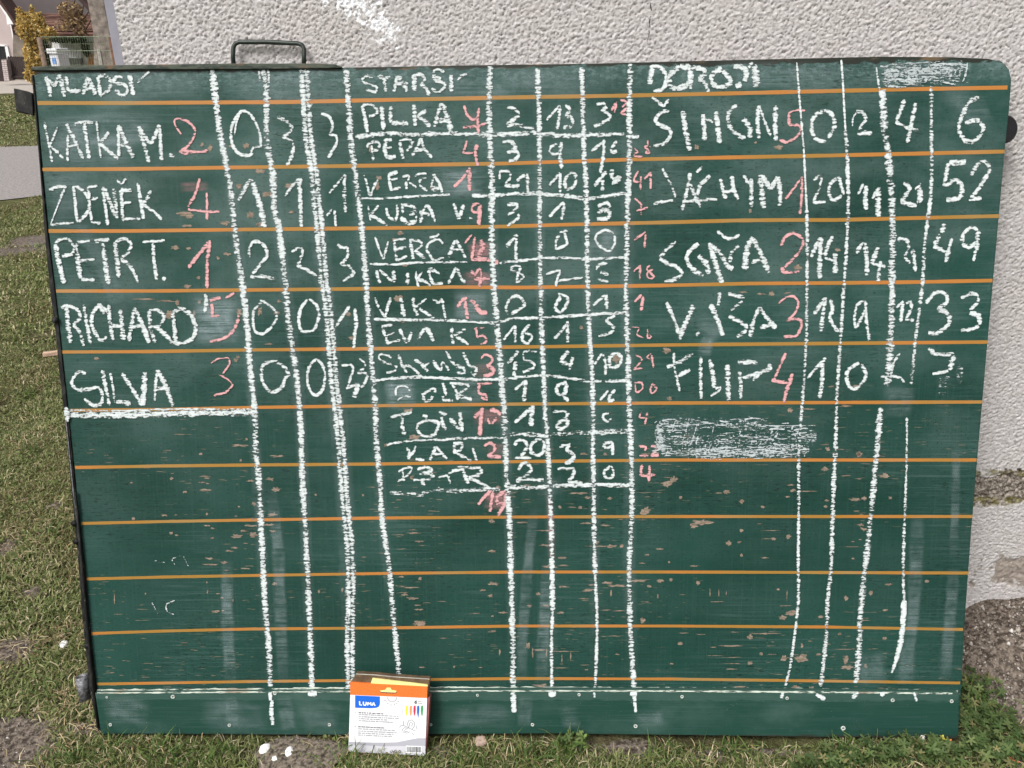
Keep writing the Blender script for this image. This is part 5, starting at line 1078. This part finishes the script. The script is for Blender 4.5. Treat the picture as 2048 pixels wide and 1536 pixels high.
flat('logo_letters', kl([(403, 625), (406, 676), (437, 678)], 17)+kl([(456, 630), (456, 665), (466, 681), (484, 680), (492, 664), (494, 634)], 16)+kl([(512, 684), (518, 640)], 15)+kl([(518, 640), (536, 668)], 15)+kl([(536, 668), (556, 640)], 15)+kl([(556, 640), (560, 684)], 15)+kl([(574, 686), (594, 640)], 15)+kl([(594, 640), (614, 688)], 15)+kl([(582, 668), (606, 669)], 10), M_INKW, -.0009)
sun_ = [(845+62*math.cos(a), 572+62*math.sin(a)) for a in [math.pi*k/14 for k in range(15)]]
pol = kl([(x, min(y, 640)) for x, y in sun_], 5)
for a, b in [((735, 612), (772, 628)), ((778, 668), (795, 648)), ((828, 662), (830, 692)), ((870, 655), (882, 682)), ((893, 645), (908, 664)), ((915, 625), (946, 640))]: pol += kl([a, b], 5)
flat('sun_drawing', pol, M_INKG, -.0005)
flat('figure_six', kl([(1180, 620), (1160, 628), (1152, 645), (1158, 658), (1172, 658), (1182, 646), (1172, 636), (1156, 642)], 11), M_INK, -.0005)
for i, (x, cname) in enumerate(((985, (.55, .55, .62)), (1043, (.80, .70, .05)), (1098, (.80, .30, .12)), (1150, (.55, .03, .08)), (1198, (.02, .13, .55)), (1250, (.04, .32, .10)))):
    mt = plain('swatch_print_%d' % i, cname, .6, 300, .15)
    if i == 0: flat('colour_swatch', kl([(988, 680), (970, 730), (992, 760), (978, 800), (990, 828)], 5), mt, -.0005)
    else: flat('colour_swatch', [K([(x-12, 690), (x+14, 686), (x+16, 740), (x+10, 800), (x+2, 830+(28 if i == 4 else 0)), (x-8, 815), (x-17, 760)])], mt, -.0005)
rt = random.Random(9); pol = []; bold = []
def words(x0, y0, x1, slope, h, out):
    x = x0
    while x < x1:
        wd = rt.uniform(16, 60); e = min(x+wd, x1); yy = y0+(x-x0)*slope
        k = x
        while k < e-5:
            a = rt.uniform(5, 8); hh = h*rt.choice((1, 1, 1.35)); yk = y0+(k-x0)*slope
            out.append(K([(k, yk-hh/2), (k+a, yk-hh/2), (k+a, yk+h/2), (k, yk+h/2)])); k += a+2.5
        x = e+9
for y0, x1 in ((780, 735), (805, 935), (835, 935), (862, 780), (890, 855)): words(390, y0, x1, .05, 13, bold if y0 == 780 else pol)
for y0, x1 in ((972, 740), (1000, 900), (1030, 925), (1058, 870), (1085, 855)): words(383, y0, x1, .05, 13, bold if y0 == 972 else pol)
words(340, 780, 368, 0, 10, pol); words(333, 970, 360, 0, 10, pol)
for y0 in range(1190, 1310, 14): words(372, y0, 490, .05, 6, pol)
words(1200, 628, 1262, .03, 7, bold); words(1200, 655, 1264, .03, 7, bold); words(1040, 1222, 1110, .03, 5, pol); words(1050, 1336, 1240, .04, 7, pol)
tag(flat('small_print', pol, M_INKG, -.0008), kind='stuff'); tag(flat('bold_small_print', bold, M_INK, -.0008), kind='stuff')
bf = [(945, 985), (960, 960), (1000, 955), (1060, 985), (1165, 1035)]
pol = kl(bf, 5)+kl([(1075, 990), (1050, 940), (1070, 890), (1110, 880), (1145, 910), (1150, 960), (1120, 1005)], 5)+kl([(1085, 970), (1082, 930), (1105, 905), (1122, 930), (1110, 970)], 5)
pol += kl([(1060, 1000), (1010, 985), (980, 1015), (1000, 1050), (1050, 1060), (1090, 1040)], 5)+kl([(1040, 1010), (1010, 1020), (1020, 1040), (1060, 1035)], 5)+kl([(1000, 955), (1000, 895)], 4)+kl([(1120, 1060), (1130, 1080), (1150, 1070)], 4)+kl([(1170, 960), (1185, 1000), (1160, 1005)], 4)
flat('butterfly_drawing', pol, M_INKG, -.0005)
flat('page_curl', [K([(250, 1178), (600, 1190), (900, 1186), (1060, 1155), (1150, 1100), (1185, 1080), (1260, 1112), (1301, 1105), (1294, 1366), (250, 1310)])], M_CURL, -.0003)
flat('page_curl_fold', [K([(1060, 1155), (1150, 1100), (1190, 1086), (1262, 1112), (1301, 1106), (1300, 1130), (1200, 1128)])], M_CARD, -.0005)
flat('lower_band', [K([(251, 1215), (700, 1240), (1297, 1232), (1294, 1368), (250, 1311)])], plain('pale_grey_print', (.58, .58, .63), .5, 10, .02), -.0004)
pol = []; x = 1045
flat('barcode_ground', [K([(1036, 1228), (1250, 1238), (1248, 1336), (1034, 1326)])], M_INKW, -.0006)
while x < 1240:
    a = rt.choice((3, 3, 6, 9)); pol.append(K([(x, 1240+(x-1045)*.04), (x+a, 1240+(x-1045)*.04), (x+a, 1316+(x-1045)*.04), (x, 1316+(x-1045)*.04)])); x += a+rt.choice((3, 4, 6))
flat('barcode', pol, M_INK, -.0009)
pol = kl([(818, 1300), (826, 1322), (845, 1320)], 7)+kl([(840, 1288), (850, 1300), (846, 1318)], 8)
pol += kl([(893+18*math.cos(a), 1308+18*math.sin(a)) for a in [2*math.pi*k/12 for k in range(11)]], 7)+kl([(885, 1308), (893, 1316), (906, 1298)], 7)
pol += kl([(948, 1290), (930, 1310), (948, 1330), (968, 1310), (948, 1290)], 4)
flat('package_symbols', pol, M_INK, -.0009)

# ---------------------------------------------------------------- small things on the ground
M_STONE = plain('bright_white_stone', (.80, .80, .78), .7, 60, .06)
M_SLAB = plain('pale_concrete_slab', (.15, .125, .10), .9, 110, .75, .1, 0, .006)
def pebble(name, px, py, rx, ry, h, mat, label, cat, seed, rot=0., n=11, group=None):
    r = random.Random(seed); c = on_ground(px, py); a = abs(on_ground(px+rx, py)[0]-c[0]); b = abs(on_ground(px, py-ry)[1]-c[1])
    b = min(b, a*1.6); z0 = float(gh(np.array([c[0]]), np.array([c[1]]))[0])+.004
    V = []; Fc = []
    rad = [r.uniform(.8, 1.12) for _ in range(n)]
    for s, z in ((.9, 0), (1., h*.45), (.86, h*.85), (.5, h)):
        for k in range(n):
            q = 2*math.pi*k/n; x, y = a*s*rad[k]*math.cos(q), b*s*rad[k]*math.sin(q)
            V.append((x*math.cos(rot)-y*math.sin(rot), x*math.sin(rot)+y*math.cos(rot), z+r.uniform(-.05, .05)*h))
    for j in range(3):
        for k in range(n): k2 = (k+1) % n; Fc.append((j*n+k, j*n+k2, (j+1)*n+k2, (j+1)*n+k))
    Fc += [tuple(range(n))[::-1], tuple(range(3*n, 4*n))]
    o = mesh(name, V, Fc, mat); o.location = (c[0], c[1], z0); bevel(o, .0006, 1)
    return tag(o, label, cat, group)
pebble('concrete_slab', 600, 1515, 105, 40, .010, M_SLAB, 'flat earthy concrete slab half sunk in the turf below the board', 'slab', 21, 0, 18)
pebble('white_stone', 530, 1503, 11, 17, .012, M_STONE, 'leftmost of three white stones on the slab', 'stone', 2, 0, 9, 'white stones lying on the slab')
pebble('white_stone', 551, 1524, 9, 13, .010, M_STONE, 'lowest of three white stones on the slab, nearest the camera', 'stone', 3, .4, 8, 'white stones lying on the slab')
pebble('white_stone', 579, 1509, 11, 13, .012, M_STONE, 'rightmost of three white stones on the slab', 'stone', 4, 0, 8, 'white stones lying on the slab')
pebble('white_stone', 127, 1289, 9, 7, .010, M_STONE, 'single small white stone in the grass left of the board', 'stone', 6, .3, 9)
pebble('pink_brown_stone', 961, 1486, 14, 10, .012, plain('pinkish_stone', (.42, .31, .25), .8, 90, .2), 'pinkish brown stone just below the bottom edge of the board', 'stone', 8, .2, 9)
pebble('pale_stone', 1828, 1487, 8, 10, .012, plain('cream_stone', (.62, .55, .50), .8, 90, .1), 'cream stone below the right end of the board', 'stone', 9, .2, 9)
pebble('pale_stone', 1843, 1478, 6, 6, .012, plain('white_grey_stone', (.70, .68, .66), .8, 90, .1), 'small whitish stone beside the cream one', 'stone', 10, .2, 8)
# broken piece of wood sticking out behind the left side
M_STICK = plain('pale_pinkish_wood', (.52, .36, .26), .8, 40, .2)
p = on_ground(112, 706)
st_ = box('wood_piece', (-.055, -.012, 0), (.05, .014, .020), M_STICK, None, .003); st_.location = (p[0], p[1], float(gh(p[0:1], p[1:2])[0])+.004); st_.rotation_euler = (0, 0, .35)
tag(st_, 'pale broken bit of wood in the grass at the left side of the board', 'wood')

# little dandelion-like sprig and an orange flower
def sprig(name, px, py, h, n, rl, cols, label, seed, upto=1.):
    c = on_ground(px, py); r = random.Random(seed); z0 = float(gh(c[0:1], c[1:2])[0])
    rt_ = empty(name, (c[0], c[1], z0)); tag(rt_, label, 'weed')
    M = plain(name+'_leaf_%d' % seed, cols, .6, 60, .3)
    tube('stem', [(0, 0, -.004), (.002, -.002, h*.5), (.004, 0, h)], [.0011, .0009, .0006], M, rt_, 6)
    for k in range(n):
        q = 2*math.pi*k/n*1.9+r.uniform(-.3, .3); zz = h*(.35+.65*k/max(1, n-1)); l = rl*r.uniform(.7, 1.1); el = r.uniform(.1, .8)
        d = Vector((math.cos(q)*math.cos(el), math.sin(q)*math.cos(el), math.sin(el))); s = d.cross(Vector((0, 0, 1))).normalized()
        b = Vector((.003, 0, zz)); up = s.cross(d)
        pts = [b, b+d*l*.3+s*l*.22, b+d*l*.55+s*l*.16, b+d*l*.7+s*l*.26, b+d*l, b+d*l*.7-s*l*.26, b+d*l*.55-s*l*.16, b+d*l*.3-s*l*.22]
        cc = b+d*l*.5-up*l*.06
        mesh('leaf', [*pts, cc], [(i_, (i_+1) % 8, 8) for i_ in range(8)], M, rt_)
    return rt_
sprig('weed_sprig', 1161, 1500, .046, 7, .017, (.11, .17, .04), 'pale green sprig standing in front of the middle of the skirt board', 3)
sprig('weed_sprig', 1140, 1508, .025, 5, .014, (.14, .19, .05), 'low green sprig just left of the taller one', 5)
sprig('weed_sprig', 1880, 1492, .03, 8, .013, (.42, .40, .06), 'yellowish sprig under the right corner of the board', 6)
fl = sprig('orange_flower', 1892, 1492, .028, 7, .009, (.55, .20, .05), 'small orange leaf rosette under the right corner of the board', 7)
fl = sprig('orange_flower', 2020, 1527, .018, 8, .013, (.42, .15, .07), 'reddish orange leaf rosette at the bottom right', 8)

# ================================================================ the yard and village behind, on the left
def Y3(x, y, Y): return Vector(at_depth(x, y, Y))
def slab(name, px, Y, th, mat, parent=None, bev=0):
    """facade traced at world y = Y, with real depth behind it"""
    pts = [at_depth(x, y, Y) for x, y in px]; return prism(name, [(p[0], p[2]) for p in pts], Y, Y+th, mat, parent)
# grey rendered pier right next to the corner, then the rough concrete pillar
pier = empty('grey_pier', (WX0-.3, 1.6, 0)); pier_m = plain('smooth_blue_grey_render', (.27, .27, .31), .85, 20, .06)
pb = Vector((WX0-.3, 1.6, 0))
def rel(o, root):
    for v in o.data.vertices: v.co -= root.location
    o.parent = root; return o
px0 = at_depth(221, 75, 1.6)[0]-pier.location.x
box('render_face', (px0, 0, -.02), (px0+.28, .3, 3.4), pier_m, pier)
tag(pier, 'narrow blue grey rendered pier at the corner of the pale building', 'pier')
M_CONC = plain('rough_brown_concrete', (.21, .18, .155), .95, 14, .4, .1, 0, .01)
cp = empty('concrete_gatepost', (-4.1, 8.5, 0)); tag(cp, 'tall rough brown grey concrete post behind the wire fence', 'post')
cx0 = at_depth(186, 65, 8.5)[0]-cp.location.x; cx1 = at_depth(219, 65, 8.5)[0]-cp.location.x
box('post', (cx0, 0, -.02), (cx1, .5, 3.2), M_CONC, cp, .01)
box('pale_strip', (cx0+.01, -.012, -.02), (cx0+.045, .001, 1.25), plain('pale_mortar', (.33, .31, .28), .9, 30, .3), cp)
sh = empty('old_shed', (-6.0, 11, 0)); tag(sh, 'dark brown roof edge of an old shed behind the post', 'shed')
M_BRN = plain('dark_red_brown_board', (.045, .022, .018), .7, 20, .3)
a = slab('bargeboard', [(148, -10), (155, -10), (182, 16), (184, 30), (180, 34), (177, 22)], 11, .12, M_BRN); rel(a, sh)
a = slab('wall', [(186, 36), (215, 36), (222, 230), (190, 230)], 11.2, 2.0, M_CONC); rel(a, sh)
# wire fence panel with rusty posts
FY = 6.2
wf = empty('wire_fence', (-2.9, FY, 0)); tag(wf, 'green wire mesh panel between two rusty posts beside the grey pier', 'fence')
M_RUST = plain('rusty_steel', (.12, .055, .03), .8, 60, .4); M_WIRE = plain('pale_green_wire', (.20, .24, .16), .5, 60, .3)
M_RUST2 = plain('old_wooden_post', (.17, .12, .09), .85, 40, .3)
def bar(name, p, q2, r, mat, root, seg=6):
    return tube(name, [Vector(p)-root.location, Vector(q2)-root.location], r, mat, root, seg)
bar('post', Y3(78, 74, FY), Y3(78, 74, FY)*1+Vector((0, 0, -1.6)), .022, M_RUST2, wf)
bar('post', Y3(220, 73, FY), Y3(220, 73, FY)+Vector((0, 0, -1.6)), .016, M_RUST, wf)
xa, xb = Y3(82, 74, FY), Y3(221, 73, FY)
V = []; Fc = []
def addbar(V, Fc, p, q2, r):
    k = len(V); d = (q2-p).normalized(); u = d.cross(Vector((0, 1, .01))).normalized()*r; v = d.cross(u).normalized()*r
    for e in (p, q2): V.extend([e+u, e+v, e-u, e-v])
    for j in range(4): Fc.append((k+j, k+(j+1) % 4, k+4+(j+1) % 4, k+4+j))
for k in range(30):
    p = xa.lerp(xb, k/29)-wf.location; addbar(V, Fc, p, p+Vector((0, 0, -1.2)), .0011)
for k in range(22):
    dz = Vector((0, 0, -.055*k)); addbar(V, Fc, xa-wf.location+dz, xb-wf.location+dz, .0011 if k not in (0, 2) else .003)
mesh('wire_mesh', V, Fc, M_WIRE, wf)
# white utility cabinet
CYY = 9.0
p = Y3(105, 100, CYY); cab = empty('utility_cabinet', (p.x, CYY, 0)); tag(cab, 'white plastic utility cabinet with blue sticker behind the wire fence', 'cabinet')
M_CAB = plain('white_cabinet_plastic', (.72, .72, .74), .4, 20, .05)
zt = Y3(105, 97, CYY).z; hw = (Y3(115, 100, CYY).x-Y3(96, 100, CYY).x)/2
box('body', (-hw, 0, .0), (hw*.9, .24, zt-.06), M_CAB, cab, .01)
box('lid', (-hw*1.15, -.02, zt-.055), (hw*1.05, .26, zt), M_CAB, cab, .008)
zs = Y3(105, 122, CYY).z; box('blue_sticker', (-hw*.5, -.006, zs-.03), (hw*.3, -.001, zs+.035), plain('faded_blue_sticker', (.16, .30, .58), .5, 60, .35), cab)
# white garage with boarded doors and an orange door
GY = 16.
ga = empty('white_garage', (Y3(140, 130, GY).x, GY, 0)); tag(ga, 'low whitewashed garage with dark gate and orange door behind the fence', 'garage')
M_WW = plain('whitewashed_boards', (.62, .62, .60), .8, 8, .1)
a = slab('wall', [(104, 84), (176, 84), (176, 260), (104, 260)], GY, 3, M_WW); rel(a, ga)
for k in range(9):
    x = 118+k*5; a = slab('board', [(x, 88), (x+4, 88), (x+4, 200), (x, 200)], GY-.05, .045, M_WW); rel(a, ga)
a = slab('dark_gate', [(126, 116), (162, 116), (166, 220), (128, 220)], GY-.12, .06, plain('dark_green_gate', (.05, .055, .045), .7, 10, .2)); rel(a, ga)
a = slab('orange_door', [(175, 108), (188, 108), (192, 220), (177, 220)], GY-.1, .1, plain('orange_door_paint', (.33, .15, .05), .6, 10, .2)); rel(a, ga)
a = slab('roof', [(104, 76), (190, 76), (190, 84), (100, 84)], GY-.3, 3.5, plain('dark_garage_roof', (.06, .07, .05), .8, 6, .3)); rel(a, ga)
a = slab('pale_beam', [(168, 84), (187, 82), (188, 92), (172, 96)], GY-.2, .05, plain('pale_beam_paint', (.5, .48, .46), .8, 10, .2)); rel(a, ga)
# old barn with red tiled roof
BY = 30.
bn = empty('old_barn', (Y3(90, 60, BY).x, BY, 0)); tag(bn, 'long old barn with weathered red tiled roof in the background', 'barn')
M_TILE = NT('weathered_red_tiles'); o_ = M_TILE.obj()
c_ = M_TILE.mix(M_TILE.ramp(M_TILE.noise(M_TILE.scale(o_, (1.6, 1.6, 6)), 1., 4., .6), .35, .65), (.085, .045, .038), (.20, .115, .09)); M_TILE = M_TILE.fin(c_, .9, .1)
pa, pb_, pc_, pd = Y3(36, 27, BY+3), Y3(185, 30, BY+3), Y3(200, 68, BY), Y3(30, 66, BY)
V = [pd, pc_, pb_, pa]; V = [v-bn.location for v in V]; V += [v+Vector((0, .2, -.15)) for v in V]
mesh('roof', V, box_vf((0, 0, 0), (1, 1, 1))[1], M_TILE, bn)
# tile courses
V2 = []; F2 = []
for k in range(1, 12):
    a_ = pd.lerp(pa, k/12)-bn.location+Vector((0, -.05, .04)); b2 = pc_.lerp(pb_, k/12)-bn.location+Vector((0, -.05, .04)); addbar(V2, F2, a_, b2, .035)
tag(mesh('tile_courses', V2, F2, M_TILE, bn), kind='stuff')
a = slab('wall', [(26, 70), (198, 70), (198, 200), (26, 200)], BY+.4, 5, plain('dull_barn_wall', (.20, .17, .14), .9, 2, .3)); rel(a, bn)
# family house at the far left
HY = 31.
hs = empty('family_house', (Y3(0, 150, HY).x, HY, 0)); tag(hs, 'pinkish beige family house with white eaves and brown verge at the left edge', 'house')
M_HW = plain('pinkish_beige_render', (.44, .37, .36), .9, 2, .05); M_EAVE = plain('white_eaves_paint', (.78, .77, .77), .6, 4, .04); M_VERGE = plain('brown_verge', (.07, .035, .028), .7, 6, .2)
a = slab('wall', [(-420, 165), (-420, -200), (-160, -330), (0, 2), (12, 30), (22, 50), (36, 165)], HY, 8, M_HW); rel(a, hs)
a = slab('eaves', [(-2, 0), (14, 24), (28, 48), (14, 49), (12, 32), (-2, 10)], HY-.5, .5, M_EAVE); rel(a, hs)
a = slab('verge', [(-4, -8), (0, 0), (24, 34), (43, 62), (42, 68), (28, 50), (13, 26), (-4, 4)], HY-.55, .8, M_VERGE); rel(a, hs)
a = slab('corner_trim', [(20, 50), (22, 50), (36, 114), (33, 116)], HY-.02, .02, M_EAVE); rel(a, hs)
win = slab('window', [(-14, 91), (9, 93), (14, 118), (-14, 118)], HY-.03, .06, plain('dark_window_glass', (.02, .022, .025), .15, 4, .2, .6)); rel(win, hs)
for px in ([(9, 91), (14, 91), (20, 116), (14, 118)], [(-16, 88), (12, 90), (13, 93), (-16, 91)]):
    a = slab('window_frame', px, HY-.06, .09, M_EAVE); rel(a, hs); 
# picket fence and brick pier in front of it
QY = 27.
pf = empty('picket_fence', (Y3(30, 150, QY).x, QY, 0)); tag(pf, 'dark brown picket gate in front of the beige house', 'fence')
M_PICK = plain('dark_brown_pickets', (.040, .027, .024), .7, 4, .2)
for k in range(9):
    x = 14.2+k*3.6; t_ = k/8
    a = slab('picket', [(x, 115+k*.1), (x+1.5, 112.5+k*.1), (x+3.1, 115+k*.1), (x+3.1+5.5, 158), (x+5.5, 158)], QY, .05, M_PICK); rel(a, pf)
a = slab('rail', [(18, 152), (50, 151), (50, 155), (18, 156)], QY-.06, .05, M_PICK); rel(a, pf)
for k in range(6):
    x = -12+k*2.2; a = slab('picket', [(x, 116), (x+1.9, 116), (x+8, 163), (x+6, 163)], QY+.02, .04, M_PICK); rel(a, pf)
bp = empty('brick_pier', (Y3(10, 150, QY).x, QY, 0)); tag(bp, 'pale brick gate pier between brown pickets', 'pier')
M_BRK = plain('pale_brick', (.50, .43, .42), .8, 9, .15); M_MOR = plain('pier_mortar', (.24, .20, .19), .9, 6, .1)
a = slab('core', [(2.5, 120), (13, 120), (19, 162), (8.5, 163)], QY-.2, .35, M_MOR); rel(a, bp)
for k in range(10):
    y = 121+k*4.1; s = (y-120)*.14
    for j in range(2):
        x = 2.8+j*5.1+s+(0 if k % 2 else -.3); a = slab('brick', [(x, y), (x+4.6, y), (x+5.0, y+3.3), (x+.4, y+3.3)], QY-.22, .03, M_BRK); rel(a, bp)
# yellow flowering bush
M_FOR = leaf_mat('bush_leaf_colours', .6, .3)
def bush(name, px, Y, n, size, pal, wts, label, cat, stems):
    ctr = Y3(px[0][0], px[0][1], Y); root = empty(name, (ctr.x, Y, 0)); tag(root, label, cat)
    P = []; 
    for cx, cy, rx, ry, k in px:
        c = Y3(cx, cy, Y); sx = Y3(cx+rx, cy, Y).x-c.x; sz = c.z-Y3(cx, cy+ry, Y).z
        g_ = rng.normal(0, 1, (int(n*k), 3)); g_ /= np.maximum(1, np.linalg.norm(g_, axis=1)/1.25)[:, None]
        P.append(np.array(c)+g_*np.array([sx*.75, abs(sx)*.7, sz*.75]))
    P = np.concatenate(P); m_ = len(P); 
    A = rng.normal(0, 1, (m_, 3)); A /= np.linalg.norm(A, axis=1)[:, None]; B_ = np.cross(A, rng.normal(0, 1, (m_, 3))); B_ /= np.linalg.norm(B_, axis=1)[:, None]
    s_ = rng.uniform(.6, 1.3, (m_, 1))*size
    Q = np.stack([P-A*s_, P+B_*s_*.45, P+A*s_, P-B_*s_*.45], 1).reshape(-1, 3)-np.array(root.location)
    big('foliage', Q, np.arange(m_*4), np.full(m_, 4), M_FOR, root, np.repeat(pick(m_, pal, wts, .35), 4, 0))
    V = []; Fc = []
    for (x0, y0), (x1, y1) in stems: addbar(V, Fc, Y3(x0, y0, Y)-root.location, Y3(x1, y1, Y)-root.location, .016)
    mesh('branches', V, Fc, plain(name+'_bark', (.08, .055, .04), .9, 20, .2), root)
bush('forsythia_bush', [(72, 120, 20, 45, 1.), (64, 62, 26, 24, .9), (82, 68, 22, 14, .5), (52, 50, 14, 26, .35), (80, 45, 8, 20, .22), (98, 66, 12, 10, .2), (70, 150, 18, 18, .4), (40, 28, 4, 14, .04), (66, 26, 5, 14, .04)], 24., 1700, .085,
     [(.60, .42, .13), (.70, .52, .20), (.40, .29, .10), (.20, .16, .07), (.80, .68, .40)], [4, 3, 3, 1.5, 1], 'tall yellow flowering bush left of the wire fence', 'bush', [((75, 165), (70, 60)), ((75, 165), (58, 40)), ((76, 165), (84, 45)), ((74, 165), (92, 70)), ((74, 150), (40, 30))])
bush('bare_orange_tree', [(140, 20, 24, 18, 1.), (152, 38, 20, 16, .8), (130, 50, 20, 12, .5), (160, 60, 14, 12, .4)], 21., 420, .045,
     [(.42, .29, .15), (.30, .20, .12), (.20, .14, .10), (.50, .38, .22)], [3, 3, 3, 1], 'leafless tree with orange buds above the barn roof', 'tree', [((178, 72), (140, 30)), ((140, 30), (120, 5)), ((160, 50), (168, 5)), ((150, 42), (128, 40)), ((178, 100), (178, 70)), ((140, 30), (150, 0)), ((165, 58), (150, 70)), ((150, 42), (145, 12)), ((160, 50), (178, 22)), ((155, 46), (135, 58)), ((170, 62), (182, 40)), ((140, 30), (126, 24)), ((132, 18), (134, 0)), ((146, 36), (160, 16))])
bush('dark_hedge', [(136, 79, 34, 4, .8), (93, 110, 6, 30, .8), (171, 98, 5, 14, .4)], 15.4, 1100, .05, [(.03, .045, .02), (.06, .08, .03), (.10, .09, .05)], [3, 2, 1], 'dark green hedge around the white garage', 'hedge', [((100, 130), (100, 90))])
# wooded hillside
def hill_mat():
    t = NT('bare_winter_woods'); o = t.obj()
    c = t.mix(t.ramp(t.noise(t.scale(o, (.5, .5, .18)), 1., 6., .7), .35, .65), (.055, .045, .042), (.15, .115, .09))
    c = t.mix(t.ramp(t.noise(o, .12, 4., .6), .45, .6, 0, .7), c, (.085, .085, .085)); return t.fin(c, .95, .05)
xs_ = np.linspace(-160, 160, 60); ys_ = np.linspace(60, 200, 26); XX_, YY_ = np.meshgrid(xs_, ys_)
ZZ_ = (YY_-60)*.42+(fbm(XX_, YY_, 22, 5)-.5)*12-1
i = np.arange(XX_.size).reshape(XX_.shape); q = np.stack([i[:-1, :-1], i[:-1, 1:], i[1:, 1:], i[1:, :-1]], -1).reshape(-1, 4)
tag(big('hill', np.stack([XX_, YY_, ZZ_], -1).reshape(-1, 3), q.ravel(), np.full(len(q), 4), hill_mat(), None, smooth=True), kind='structure')
# the woods on it: trunks and twigs standing on the slope
V = []; Fc = []; rw = random.Random(4)
for k in range(900):
    x = rw.uniform(-90, 20); y = rw.uniform(58, 120); z = (y-60)*.42-1.5; hh = rw.uniform(6, 12)
    t0 = Vector((x, y, z)); t1 = t0+Vector((rw.uniform(-1, 1), 0, hh)); addbar(V, Fc, t0, t1, rw.uniform(.06, .16))
    for j in range(7):
        b = t0.lerp(t1, rw.uniform(.35, .95)); addbar(V, Fc, b, b+Vector((rw.uniform(-2.2, 2.2), rw.uniform(-1, 1), rw.uniform(.8, 2.8))), .05)
tag(mesh('bare_woods', V, Fc, plain('bare_twigs', (.10, .08, .07), .9, 1, .4)), 'leafless grey brown woods covering the hillside', 'woods', kind='stuff')
